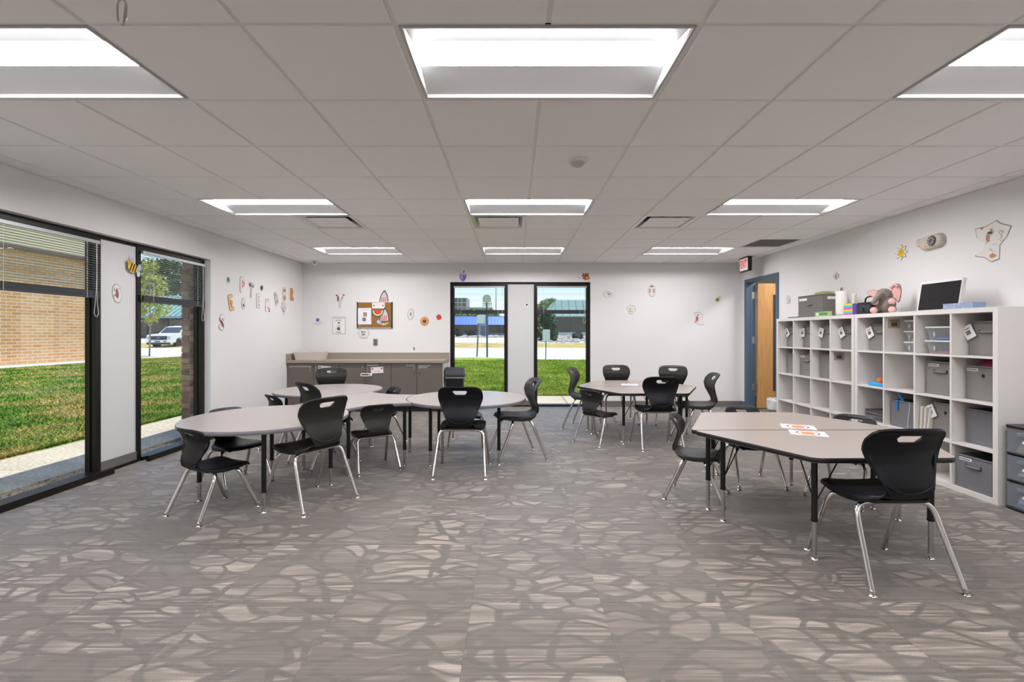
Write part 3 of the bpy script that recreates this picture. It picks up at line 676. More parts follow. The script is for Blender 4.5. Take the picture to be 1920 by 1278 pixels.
trapezoid(1.565, 6.098, R(0.5), 0.595, 0.215, 'trapezoid table with black edge on the back wall side of the pair', tz, m_edgeb)
trapezoid(1.582, 6.088, R(180.5), 0.595, 0.215, 'trapezoid table with black edge on the room side of the pair by the back wall', tz, m_edgeb)

# sheets of paper on the tables
m_paper = mat('paper_white', '#f0eeec', 0.7, var=0.01)
def sheet(x, y, z, rz, w_, h_, label, ring):
    o = empty('paper_sheet', (x, y, z), rz); tag(o, label, 'paper', 'printed sheets on the tables')
    MB().box(-w_ / 2, w_ / 2, -h_ / 2, h_ / 2, 0, 0.0008).build('paper', m_paper, o)
    if ring:
        b = MB(); A_, B_ = circ(0.072, 0.072, n=28), circ(0.06, 0.06, n=28)
        b.add([(p[0], p[1], 0.0012) for p in A_] + [(p[0], p[1], 0.0012) for p in B_], [(i, (i + 1) % 28, 28 + (i + 1) % 28, 28 + i) for i in range(28)]); b.build('printed_ring', plain('#b3262c'), o)
        MB().prism(rpoly([(-0.035, -0.04), (0.03, -0.045), (0.045, 0.02), (0.01, 0.045), (-0.04, 0.03)], 0.012), 0.0008, 0.0013).build('printed_picture', mat('print_orange', '#dd8a45', 0.7, var=0.5, scale=60), o)
    else:
        MB().prism(rrect(0, 0.01, w_ * 0.6, h_ * 0.45, 0.01), 0.0008, 0.0011).build('printed_picture', mat('print_pale', '#c9c6d2', 0.7, var=0.3, scale=50), o)
x, y = flo(1499, 801.0, 0.595); sheet(x, y + 0.02, 0.5958, R(-24), 0.216, 0.17, 'white sheet with a red ringed picture on the door-side half of the shelf tables', True)
x, y = flo(1513, 811.5, 0.595); sheet(x, y - 0.01, 0.5958, R(-24), 0.216, 0.17, 'white sheet with a red ringed picture on the chair-side half of the shelf tables', True)
x, y = flo(1184, 722.5, 0.595); sheet(x, y + 0.10, 0.5958, R(-10), 0.216, 0.2, 'pale printed sheet on the table by the back wall, nearer the window', False)
sheet(x + 0.26, y - 0.16, 0.5958, R(12), 0.216, 0.17, 'pale printed sheet on the table by the back wall, behind the black chair', False)

# ================================================================== CUBE SHELVES ON THE RIGHT WALL
def shelf_unit(yfar, label):
    L = 1.47; o = empty('cube_shelf', (XF, yfar - L, 0)); tag(o, label, 'shelf', 'white sixteen-cube shelf units'); D_ = XR - 0.004 - XF
    P = 0.038; bx = lambda nm, *a: MB().box(*a).build(nm, m_white, o)
    bx('side_panel', 0, D_, 0, P, 0, L); bx('side_panel', 0, D_, L - P, L, 0, L)
    bx('top_panel', 0, D_, P, L - P, L - P, L); bx('bottom_panel', 0, D_, P, L - P, 0, P)
    for k in range(1, 4): bx('shelf_board', 0.003, D_, P, L - P, P + k * 0.3525 - 0.0165, P + k * 0.3525 - 0.0005)
    me = MB().box(0.003, D_, -0.008, 0.008, 0, 0.335).mesh('divider', m_white)
    for k in range(1, 4):
        for r in range(4): link('divider', me, o, (0, P + k * 0.3525 - 0.0085, P + r * 0.3525 + 0.0003))
    return o
UF = (6.445, 4.965)
shelf_unit(UF[0], 'white cube shelf unit nearer the door, mostly empty lower cubes'); shelf_unit(UF[1], 'white cube shelf unit beside the plastic drawers, with clear containers')
def cell(u, c, r):
    """u unit (0 by the door), c column from the door side, r row from the top -> near y, far y, floor z"""
    yh = UF[u] - 0.038 - c * 0.3525; return yh - 0.336, yh, 1.47 - 0.038 - 0.336 - r * 0.3525 + 0.0005
m_felt = mat('bin_fabric_grey', '#86827e', 0.9, var=0.1, scale=40, bump=0.3, bscale=600)
m_felt2 = mat('bin_fabric_slate', '#77767a', 0.85, var=0.1, scale=40, bump=0.3, bscale=600)
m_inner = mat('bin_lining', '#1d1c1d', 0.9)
def card(o, x, y, z, w_, h_, tilt, colours=True):
    """hanging tag card facing -x"""
    M = Matrix.Translation((x, y, z)) @ Matrix.Rotation(R(-90), 4, 'Z') @ Matrix.Rotation(R(90), 4, 'X') @ Matrix.Rotation(R(tilt), 4, 'Z')
    c_ = MB().prism(rrect(0, 0, w_, h_, 0.006, 3), 0, 0.0012, M).build('tag_card', m_paper, o)
    if colours:
        for k, cl in enumerate(('#b4413c', '#3f8a4c', '#3b5fae')): MB().box(-w_ * 0.28 + k * w_ * 0.15, -w_ * 0.14 + k * w_ * 0.15, -h_ * 0.18, h_ * 0.12, 0.0012, 0.0017, M).build('printed_picture', plain(cl), c_)
        MB().box(-w_ * 0.25, w_ * 0.25, h_ * 0.24, h_ * 0.30, 0.0012, 0.0016, M).build('printed_line', plain('#55524f'), c_)
    return c_
def bin_(u, c, r, label, sb=0.11, h=0.27, w_=0.29, handle=True, tagc=None, grom=False, strip=False, m=None, name='fabric_bin', yo=0.0, d=0.24):
    y0, y1, z0 = cell(u, c, r); yc = (y0 + y1) / 2 + yo
    o = empty(name, (XF + sb, yc, z0)); tag(o, label, 'bin', 'grey fabric bins in the cube shelves'); m = m or m_felt; t = 0.006; D_ = d
    b = MB(); b.rbox(0, t, -w_ / 2, w_ / 2, 0, h, 0.0025, 1).box(D_ - t, D_, -w_ / 2, w_ / 2, 0, h).box(t, D_ - t, -w_ / 2, -w_ / 2 + t, 0, h).box(t, D_ - t, w_ / 2 - t, w_ / 2, 0, h).box(t, D_ - t, -w_ / 2 + t, w_ / 2 - t, 0, t)
    b.build('body', m, o)
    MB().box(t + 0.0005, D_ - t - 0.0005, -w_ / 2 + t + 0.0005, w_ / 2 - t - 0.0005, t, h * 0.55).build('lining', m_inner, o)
    MB().box(-0.0015, 0.0, -w_ / 2 + 0.004, w_ / 2 - 0.004, h - 0.016, h - 0.013).build('seam', m_inner, o)
    if handle:
        zc = h * 0.70
        MB().tube(cat([(-0.001, -0.055, zc), (-0.010, -0.045, zc - 0.002), (-0.014, 0, zc - 0.005), (-0.010, 0.045, zc - 0.002), (-0.001, 0.055, zc)], 4), 0.0085, 6).build('handle', m, o, smooth='all')
        for s in (-1, 1): MB().box(-0.0025, -0.0005, s * 0.058 - 0.008, s * 0.058 + 0.008, zc - 0.014, zc + 0.014).build('handle_patch', m_inner, o)
    if grom:
        M = Matrix.Translation((-0.003, 0.0, h * 0.72)) @ Matrix.Rotation(R(90), 4, 'Y')
        MB().lathe([(0.013, -0.001), (0.022, -0.001), (0.023, 0.001), (0.020, 0.003), (0.013, 0.003)], 20, M).build('grommet', m_chrome, o, smooth=True)
        MB().lathe([(0.0135, -0.0018), (0.0135, -0.0011)], 18, M).build('grommet_hole', m_inner, o)
    if strip:
        s_ = MB().rbox(-0.002, 0.0, w_ * 0.05 if strip == 1 else -w_ * 0.42, w_ * 0.40 if strip == 1 else -w_ * 0.1, h - 0.043, h - 0.021, 0.0009, 1)
        if strip == 2: s_ = MB().box(-0.002, 0.0, w_ * 0.16, w_ * 0.46, h - 0.043, h - 0.021)
        q = s_.build('label_strip', m_paper, o)
        a, b2 = (w_ * 0.09, w_ * 0.36) if strip == 1 else (w_ * 0.19, w_ * 0.43)
        k = a
        while k < b2: MB().box(-0.0026, -0.002, k, k + 0.008, h - 0.037, h - 0.027).build('printed_line', plain('#3a3836'), q); k += 0.011
    if tagc is not None:
        MB().tube(cat([(-0.002, w_ / 2 - 0.02, h - 0.01), (-0.012, w_ / 2 - 0.03, h + 0.004), (-0.016, w_ / 2 - 0.035, h - 0.02), (-0.014, w_ / 2 - 0.038, h - 0.035)], 4), 0.0016, 5).build('tag_ring', m_steel, o, smooth='all')
        card(o, -0.016, w_ / 2 - 0.045 + tagc[1], h - 0.085, 0.085, 0.11, tagc[0])
    return o
by = 'grey fabric bin '
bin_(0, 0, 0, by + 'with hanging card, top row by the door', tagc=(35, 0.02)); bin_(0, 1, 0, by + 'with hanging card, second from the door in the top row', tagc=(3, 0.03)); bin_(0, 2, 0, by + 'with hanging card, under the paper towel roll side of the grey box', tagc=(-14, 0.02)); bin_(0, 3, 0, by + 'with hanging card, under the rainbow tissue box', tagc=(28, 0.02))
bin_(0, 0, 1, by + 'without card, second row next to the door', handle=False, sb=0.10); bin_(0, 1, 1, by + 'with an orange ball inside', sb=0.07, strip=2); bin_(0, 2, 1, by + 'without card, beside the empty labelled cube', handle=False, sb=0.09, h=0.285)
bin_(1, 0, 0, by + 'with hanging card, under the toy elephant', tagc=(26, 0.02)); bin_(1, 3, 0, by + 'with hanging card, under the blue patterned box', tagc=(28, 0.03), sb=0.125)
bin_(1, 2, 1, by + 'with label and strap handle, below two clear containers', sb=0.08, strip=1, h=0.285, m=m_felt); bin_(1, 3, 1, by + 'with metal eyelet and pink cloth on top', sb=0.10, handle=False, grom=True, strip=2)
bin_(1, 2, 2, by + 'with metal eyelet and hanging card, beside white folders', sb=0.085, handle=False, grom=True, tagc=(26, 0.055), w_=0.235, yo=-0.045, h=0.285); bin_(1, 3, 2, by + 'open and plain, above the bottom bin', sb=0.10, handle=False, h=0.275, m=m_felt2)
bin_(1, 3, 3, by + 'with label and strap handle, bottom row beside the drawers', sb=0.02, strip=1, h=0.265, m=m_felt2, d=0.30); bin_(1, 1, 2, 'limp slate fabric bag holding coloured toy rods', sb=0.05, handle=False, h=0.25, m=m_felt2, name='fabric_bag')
# things in and on the bins
y0, y1, z0 = cell(0, 1, 1); q = MB().ell((0, 0, 0), 0.085, 0.085, 0.085, 20, 14).build('rubber_ball', mat('ball_orange', '#e2561f', 0.5, bump=0.3), None, (XF + 0.19, (y0 + y1) / 2 + 0.03, z0 + 0.235), smooth='all'); tag(q, 'orange rubber ball sticking out of a grey bin', 'ball')
y0, y1, z0 = cell(1, 3, 1)
b = MB(); rows = []
for i in range(13):
    row = []
    for j in range(19):
        x, y = -0.085 + 0.17 * i / 12, -0.115 + 0.21 * j / 18; e = max(0, 1 - (abs(x) / 0.085) ** 4) * max(0, 1 - (abs(y - (-0.01)) / 0.105) ** 4)
        row.append(Vector((x, y, 0.075 * e ** 0.6 + 0.014 * mnoise.noise((x * 28, y * 28, 3)) * e)))
    rows.append(row)
q = b.grid(rows).build('folded_cloth', mat('cloth_magenta', '#8a2350', 0.9, var=0.3, scale=30), None, (XF + 0.21, (y0 + y1) / 2 - 0.02, z0 + 0.238), smooth='all', solid=0.012); tag(q, 'crumpled magenta cloth on top of a grey bin', 'cloth')
y0, y1, z0 = cell(1, 1, 2)
def rod(p, q_, col, lab, r=0.009):
    o = MB().tube([p, q_], r, 8).build('toy_rod', plain(col), smooth=True); tag(o, lab, 'toy', 'coloured toy fishing rods in the slate bag')
yc = (y0 + y1) / 2
rod((XF + 0.10, yc - 0.02, z0 + 0.15), (XF + 0.03, yc + 0.04, z0 + 0.33), '#1f7fd0', 'blue plastic toy rod leaning out of the slate bag')
rod((XF + 0.11, yc + 0.00, z0 + 0.15), (XF + 0.05, yc + 0.075, z0 + 0.335), '#2f9a4d', 'green plastic toy rod leaning out of the slate bag')
q = MB().tube(cat([(XF + 0.03, yc - 0.09, z0 + 0.245), (XF + 0.036, yc - 0.088, z0 + 0.20), (XF + 0.038, yc - 0.07, z0 + 0.1), (XF + 0.04, yc - 0.062, z0 + 0.008)], 4), 0.0022, 5).build('fishing_line', plain('#dce6e0'), smooth='all'); tag(q, 'pale cord hanging down the slate bag', 'cord')
o = MB().tube([(XF + 0.042, yc + 0.06, z0 + 0.17), (XF + 0.042, yc + 0.06, z0 + 0.245)], 0.012, 10).build('toy_weight', plain('#1f74c8'), smooth=True); tag(o, 'short blue plastic stick hooked on the slate bag', 'toy')
# white folders
y0, y1, z0 = cell(1, 2, 2)
for k in range(3):
    M = Matrix.Translation((XF + 0.03 + 0.012 * k, y1 - 0.022 - k * 0.021, z0)) @ Matrix.Rotation(R(3 + 2 * k), 4, 'X')
    q = MB().box(0, 0.22, -0.009, 0.007, 0, 0.235 - 0.006 * k, M).build('paper_folder', mat('folder_white', '#d8d2ca', 0.7, var=0.05), None); tag(q, ('upright white folder against the cube side, beside the bin with the eyelet', 'upright white folder between two others', 'upright white folder touching the bin with the eyelet')[k], 'folder', 'white folders in the cube shelf')
# dark papers
y0, y1, z0 = cell(1, 0, 2)
zz = z0
for k in range(6):
    h_ = 0.013 + 0.004 * (k % 3); M = Matrix.Translation((XF + 0.19, (y0 + y1) / 2 + 0.012 * (k % 2), zz)) @ Matrix.Rotation(R((-4, 3, 6, -2, 5, 0)[k]), 4, 'Z')
    q = MB().box(-0.13, 0.13, -0.125, 0.125, 0, h_, M).build('puzzle_board', mat('board_grey%d' % (k % 2), ('#6d6b6c', '#454447')[k % 2], 0.6, var=0.25, scale=25)); zz += h_ + 0.0006
    tag(q, 'flat grey board, %s in the stack in a lower cube' % ('lowest', 'second from the bottom', 'third from the bottom', 'third from the top', 'second from the top', 'topmost')[k], 'board', 'stack of dark boards')
# blue tray with toy
y0, y1, z0 = cell(1, 0, 1); yc = (y0 + y1) / 2
o = empty('toy_tray', (XF + 0.14, yc - 0.03, z0)); tag(o, 'blue toy tray with orange and red pieces', 'toy')
MB().rbox(-0.10, 0.11, -0.11, 0.12, 0, 0.032, 0.03, 4).build('tray', plain('#2a9fe0', 0.4), o)
for k, (x, y, cl, s) in enumerate(((0.0, 0.05, '#f09a1e', 0.03), (-0.03, -0.01, '#e04a2a', 0.026), (0.05, 0.02, '#f2b41f', 0.03), (0.0, -0.06, '#d83c30', 0.026))): MB().rbox(x - s, x + s, y - s, y + s, 0.032, 0.032 + s * 1.5, 0.012, 3).build('knob', plain(cl, 0.4), o)
# clear containers
m_clear = glass_mat('clear_plastic', (0.90, 0.92, 0.93), 1.3, 0.15, 0.16)
m_lid = mat('container_lid', '#d7d9d8', 0.5)
def tub(u, c, k, h, label, fill, x0, D_, w_, zoff):
    y0, y1, z0 = cell(u, c, 0); o = empty('clear_container', (XF + x0, (y0 + y1) / 2 - 0.01, z0 + zoff)); tag(o, label, 'container', 'clear plastic containers in the cube shelf')
    b = MB(); t = 0.018; B0 = rrect(D_ / 2, 0, D_ - 2 * t, w_ - 2 * t, 0.02); B1 = rrect(D_ / 2, 0, D_, w_, 0.02); n = len(B0)
    b.v = [(p[0], p[1], 0) for p in B0] + [(p[0], p[1], h) for p in B1]; b.f = [tuple(range(n))] + [(i, (i + 1) % n, n + (i + 1) % n, n + i) for i in range(n)]
    b.build('tub', m_clear, o, smooth=True)
    MB().rbox(-0.006, D_ + 0.006, -w_ / 2 - 0.006, w_ / 2 + 0.006, h - 0.004, h + 0.009, 0.02).build('lid', m_lid, o)
    if fill:
        f = MB(); rows = []
        for i in range(9):
            rows.append([Vector((0.024 + (D_ - 0.048) * i / 8, -w_ / 2 + 0.026 + (w_ - 0.052) * j / 8, 0.004 if i in (0, 8) or j in (0, 8) else 0.02 + 0.018 * mnoise.noise((i * 0.9, j * 0.9, k)))) for j in range(9)])
        f.grid(rows).build('contents', mat('fill_' + fill.strip('#'), fill, 0.6, var=0.4, scale=40), o)
        MB().prism(circ(0.011, 0.022, 0, 0, 14), 0, 0.0008, Matrix.Translation((0.0065, 0.05, h * 0.45)) @ Matrix.Rotation(R(-90), 4, 'Y') @ Matrix.Rotation(R(90), 4, 'Z')).build('sticker', mat('sticker_grey', '#a9acb0', 0.6), o)
for k, (cl, nm) in enumerate((('#4d86d6', 'blue pieces, lowest of three'), ('#e6c522', 'yellow pieces, in the middle of three'), ('#e2473c', 'red pieces, topmost of three'))): tub(1, 1, k, 0.088, 'small clear container with ' + nm, cl, 0.135, 0.22, 0.16 if False else 0.215, k * 0.101)
for k, (cl, nm) in enumerate((('#8a4a5e', 'pink and yellow pieces under the other wide one'), ('#2a62b8', 'blue pieces on top of the other wide one'))): tub(1, 2, k + 5, 0.105, 'wide clear container with ' + nm, cl, 0.055, 0.28, 0.27, k * 0.119)
# small print cards stuck inside cubes
def wallcard(u, c, r, lab, pic):
    y0, y1, z0 = cell(u, c, r); o = empty('shelf_card', (XF + 0.10, y1 - 0.0002, z0 + 0.27)); tag(o, lab, 'card')
    MB().box(-0.06, 0.06, -0.001, 0, -0.045, 0.045).build('paper', mat('card_tan', '#b3a79b', 0.7), o); MB().box(-0.028, 0.03, -0.0016, -0.001, -0.028, 0.012).build('printed_picture', mat('card_pic' + pic.strip('#'), pic, 0.7, var=0.5, scale=70), o)
    for k in range(6): MB().box(-0.04 + k * 0.013, -0.03 + k * 0.013, -0.0016, -0.001, 0.022, 0.03).build('printed_line', plain('#4a423c'), o)
wallcard(1, 1, 0, 'small tan picture card inside the cube with three clear containers', '#6b563a'); wallcard(0, 3, 1, 'small picture card inside the empty cube beside a bin', '#5a5350')

# ------------------------------------------------------------------ on top of the shelves
ZS = 1.47
def top_at(u, xs=XF + 0.1): return FPX * xs / (u - CU)
# grey storage box with a green packet
yn, yf = top_at(1560, XF + 0.14), top_at(1498, XF + 0.05)
o = empty('storage_box', (XF + 0.04, yn + 0.02, ZS)); tag(o, 'grey fabric storage box standing on the shelf by the door', 'box')
Lb = yf - yn - 0.02; Hb = 0.255; MB().rbox(0, 0.26, 0, Lb, 0, Hb, 0.006, 2).build('body', mat('box_grey', '#77736f', 0.85, var=0.06), o)
MB().rbox(-0.003, 0.263, -0.003, Lb + 0.003, Hb, Hb + 0.012, 0.006, 2).build('lid', mat('box_grey', '#77736f', 0.85), o)
for a, b2 in ((0.05, Lb * 0.9),): MB().box(-0.0015, 0, Lb * 0.62, Lb * 0.95, Hb - 0.05, Hb - 0.02).build('label_strip', m_paper, o); 
MB().box(0.06, 0.2, -0.0015, 0, Hb - 0.05, Hb - 0.02).build('label_strip', m_paper, o)
MB().tube(cat([(-0.001, Lb * 0.4, Hb * 0.6), (-0.012, Lb * 0.5, Hb * 0.59), (-0.001, Lb * 0.6, Hb * 0.6)], 4), 0.008, 6).build('handle', m_felt, o, smooth='all')
o = empty('soft_packet', (XF + 0.16, yn + 0.17, ZS + Hb + 0.0125)); tag(o, 'green and orange soft packet lying on the grey storage box', 'packet')
b = MB(); rows = []
for i in range(9):
    rows.append([Vector((-0.06 + 0.12 * i / 8, -0.12 + 0.24 * j / 12, 0.0 if i in (0, 8) or j in (0, 12) else 0.032 + 0.009 * mnoise.noise((i, j, 1)))) for j in range(13)])
b.grid(rows).build('body', mat('packet_green', '#8fae62', 0.45, var=0.5, scale=25), o, smooth='all'); MB().ell((0, 0.03, 0.036), 0.03, 0.05, 0.008).build('printed_patch', plain('#d9a24f'), o, smooth='all')
y = top_at(1547, XF + 0.02); o = empty('wipes_box', (XF + 0.012, y - 0.1, ZS)); tag(o, 'low green carton lying in front of the grey storage box', 'box')
MB().box(0, 0.022, 0, 0.27, 0, 0.055).build('carton', mat('carton_green', '#9fc283', 0.6, var=0.25, scale=30), o); MB().box(-0.001, 0, 0.05, 0.19, 0.012, 0.043).build('printed_patch', plain('#5f9457'), o); MB().box(-0.0012, -0.001, 0.2, 0.25, 0.012, 0.04).build('printed_patch', plain('#e8efe0'), o)
y = top_at(1486, XF + 0.05); q = MB().tube(cat([(XF + 0.05, y - 0.12, ZS + 0.009), (XF + 0.06, y - 0.04, ZS + 0.009), (XF + 0.05, y + 0.05, ZS + 0.009), (XF + 0.07, y + 0.13, ZS + 0.009)], 4), 0.009, 8).build('scissors_handle', plain('#2a8f92'), smooth='all'); tag(q, 'teal strip lying at the door end of the shelf', 'strip')
# paper towel roll
y = top_at(1578, XF + 0.14); o = empty('paper_towel_roll', (XF + 0.14, y, ZS)); tag(o, 'white paper towel roll upright on a holder', 'paper towel')
MB().lathe([(0.085, 0), (0.085, 0.01), (0.08, 0.014)], 28).build('holder_base', m_steel, o, smooth=True); MB().lathe([(0.02, 0.0145), (0.056, 0.0145), (0.058, 0.02), (0.058, 0.275), (0.056, 0.28), (0.02, 0.28)], 32).build('roll', mat('towel_white', '#efece8', 0.9, bump=0.3, bscale=120), o, smooth=True)
MB().tube(cat([(0, -0.012, 0.26), (0, -0.012, 0.30), (0, 0, 0.318), (0, 0.012, 0.30), (0, 0.012, 0.26)], 4), 0.004, 8).build('holder_loop', m_blackp, o, smooth='all')
# rainbow tissue box
y0, y1 = top_at(1614, XF + 0.14), top_at(1589, XF + 0.06)
o = empty('tissue_box', (XF + 0.05, y0, ZS)); tag(o, 'rainbow striped tissue box with a white tissue sticking up', 'tissue box'); Lb = 0.135
for k, cl in enumerate(('#f4478a', '#36b9d3', '#f6c02c', '#f4478a', '#36b9d3', '#d5d84a')): MB().box(0, 0.115, 0, Lb, k * 0.0205, (k + 1) * 0.0205).build('stripe', plain(cl, 0.45), o)
MB().box(0.0, 0.115, -0.003, 0, 0.0, 0.12).build('end_panel', plain('#7d6fc4', 0.45), o)
b = MB(); 
for s in range(3): 
    a = s * 2.1; rows = []
    for i in range(6):
        t = i / 5; rows.append([Vector((0.058 + (0.012 + 0.05 * t) * cos(a + (j - 2) * 0.35) * (0.6 + 0.2 * mnoise.noise((i, j, s))), Lb * 0.55 + (0.012 + 0.05 * t) * sin(a + (j - 2) * 0.35), 0.118 + 0.115 * t + 0.015 * mnoise.noise((i * 1.3, j * 1.7, s)))) for j in range(5)])
    b.grid(rows)
b.build('tissue', mat('tissue_white', '#e9e4e2', 0.9), o, solid=0.001, smooth=True)
# black radio
y = top_at(1630, XF + 0.12); o = empty('portable_radio', (XF + 0.07, y - 0.10, ZS)); tag(o, 'small black radio half hidden by the toy elephant', 'radio')
MB().rbox(0, 0.13, 0, 0.21, 0, 0.125, 0.012, 3).build('body', m_blackp, o, smooth=True); MB().tube(cat([(0.06, 0.02, 0.12), (0.06, 0.025, 0.16), (0.06, 0.06, 0.182), (0.06, 0.13, 0.182), (0.06, 0.165, 0.16), (0.06, 0.17, 0.12)], 4), 0.008, 8).build('handle', m_blackp, o, smooth='all')
for yy in (0.055, 0.155): MB().lathe([(0.038, 0), (0.04, 0.003), (0.03, 0.005)], 20, Matrix.Translation((0.0, yy, 0.06)) @ Matrix.Rotation(R(-90), 4, 'Y')).build('speaker', mat('speaker_grille', '#2b2b2e', 0.5), o, smooth=True)
MB().box(-0.004, 0, 0.092, 0.118, 0.07, 0.1).build('display', plain('#4a4c50'), o)

# toy elephant
m_eg = mat('plush_grey', '#8b7f79', 0.95, var=0.12, scale=50, bump=0.6, bscale=300); m_ep = mat('plush_pink', '#e6b3ae', 0.95, var=0.1, scale=50, bump=0.5, bscale=300)
y = top_at(1659, XF + 0.13); o = empty('toy_elephant', (XF + 0.15, y + 0.02, ZS), R(38)); tag(o, 'grey plush elephant with pink ears and paws sitting on the shelf', 'toy')
# local -x towards the room
body = MB(); body.ell((0.02, 0, 0.095), 0.075, 0.085, 0.095, 20, 14).ell((0.0, 0.01, 0.195), 0.062, 0.066, 0.060, 20, 14, Matrix.Rotation(0, 4, 'X'))
me = body.mesh('body', m_eg); bm = bmesh.new(); bm.from_mesh(me); bm.to_mesh(me); bm.free()
for p in me.polygons: p.use_smooth = True
bo = link('body', me, o)
rm = bo.modifiers.new('fuse', 'REMESH'); rm.mode = 'VOXEL'; rm.voxel_size = 0.008; rm.use_smooth_shade = True
sm = bo.modifiers.new('soft', 'SMOOTH'); sm.factor = 0.6; sm.iterations = 6
MB().tube(cat([(-0.045, 0.02, 0.20), (-0.075, 0.035, 0.175), (-0.085, 0.055, 0.145), (-0.098, 0.07, 0.118), (-0.118, 0.078, 0.108)], 5), [0.032 - 0.0009 * k for k in range(21)], 12).build('trunk', m_eg, o, smooth='all')
for s, lab in ((1, 'l'), (-1, 'r')):
    pts = [(0.045, 0.19), (0.055, 0.265), (0.085, 0.298), (0.118, 0.285), (0.128, 0.22), (0.118, 0.135), (0.102, 0.098), (0.085, 0.13), (0.062, 0.165)] if s < 0 else [(0.045, 0.235), (0.10, 0.248), (0.155, 0.235), (0.145, 0.205), (0.115, 0.18), (0.085, 0.155), (0.05, 0.165)]
    M = Matrix(((0, 0, -1, 0.012), (s, 0, 0, 0), (0, 1, 0, 0), (0, 0, 0, 1))) @ Matrix.Rotation(R(0), 4, 'Y')
    ea = MB().prism(rpoly(pts, 0.016, 4), -0.008, 0.006, M).build('ear', m_eg, o, smooth=True)
    cx_, cy_ = sum(p[0] for p in pts) / len(pts), sum(p[1] for p in pts) / len(pts)
    MB().prism([(cx_ + (p[0] - cx_) * 0.9, cy_ + (p[1] - cy_) * 0.9) for p in rpoly(pts, 0.016, 4)], 0.006, 0.011, M).build('inner_ear', m_ep, ea, smooth=True)
    for q_, z, yy, xx in (('arm', 0.115, 0.062, -0.055), ('foot', 0.034, 0.068, -0.075)):
        lim = MB().tube(cat([(0.0, 0.055 * s, z + 0.02), (xx * 0.55, yy * s, z + 0.006), (xx, (yy + 0.006) * s, z)], 4), [0.028, 0.03, 0.031, 0.032, 0.033, 0.033, 0.033, 0.033, 0.032], 12).build(q_, m_eg, o, smooth='all')
        MB().ell((xx - 0.006, (yy + 0.006) * s, z), 0.018, 0.032, 0.030, 14, 8).build('paw_pad', m_ep, lim, smooth='all')
    MB().ell((-0.052, 0.03 * s + 0.01, 0.222), 0.006, 0.006, 0.006, 8, 6).build('eye', m_blackp, o, smooth='all')
MB().tube(cat([(0.0, -0.04, 0.25), (-0.005, -0.075, 0.285), (-0.01, -0.10, 0.262)], 5), 0.012, 8).build('bow', m_ep, o, smooth='all')

# white framed dark screen
yn, yf = top_at(1794, XF + 0.12), top_at(1711, XF + 0.10)
o = empty('framed_screen', (XF + 0.13, (yn + yf) / 2, ZS)); o.rotation_euler = (0, R(9), 0); tag(o, 'glossy black panel in a white frame leaning against the wall', 'screen')
Lw = (yf - yn) / 2; Hs = 0.275
MB().rbox(0.004, 0.04, -Lw, Lw, 0.0, Hs, 0.01, 2).build('frame', mat('frame_white', '#e6e3e0', 0.4), o)
MB().box(0.0, 0.004, -Lw + 0.012, Lw - 0.02, 0.012, Hs - 0.024).build('panel', mat('gloss_black', '#17181b', 0.06, var=0.02, coat=0.5), o)
yn2, yf2 = top_at(1836, XF + 0.06), top_at(1772, XF + 0.03)
o = empty('patterned_box', (XF + 0.012, yn2, ZS)); tag(o, 'flat blue carton with a speckled pattern on the shelf', 'box'); Lb = yf2 - yn2
MB().box(0, 0.1, 0, Lb, 0, 0.046).build('carton', mat('carton_blue', '#8fa5c8', 0.6, var=0.15, scale=30), o)
rr = random.Random(3)
for k in range(34):
    yy, zz = rr.uniform(0.01, Lb - 0.01), rr.uniform(0.006, 0.04); MB().box(-0.0008, 0, yy - 0.004, yy + 0.004, zz - 0.0025, zz + 0.0025).build('speckle', plain(('#e0c9a0', '#d88f6a', '#f0ece2')[k % 3]), o)

# waste basket with white liner by the door
o = empty('waste_basket', (3.74, 6.72, 0)); tag(o, 'small waste basket with a white bag liner beside the shelf end', 'waste basket')
MB().lathe([(0.10, 0.0), (0.13, 0.30)], 20).build('basket', plain('#8f8f92'), o, smooth=True)
b = MB(); n = 28; rows = []
for z, r, a in ((0.2, 0.136, 0.004), (0.26, 0.139, 0.006), (0.32, 0.138, 0.006), (0.345, 0.142, 0.012), (0.325, 0.12, 0.008), (0.22, 0.115, 0.004)): rows.append([Vector(((r + a * sin(5 * k + z * 40)) * cos(2 * pi * k / n), (r + a * sin(5 * k + z * 40)) * sin(2 * pi * k / n), z + a * cos(3 * k))) for k in range(n + 1)])
b.grid(rows).build('bag_liner', mat('liner_white', '#dcdcde', 0.4), o, smooth='all')

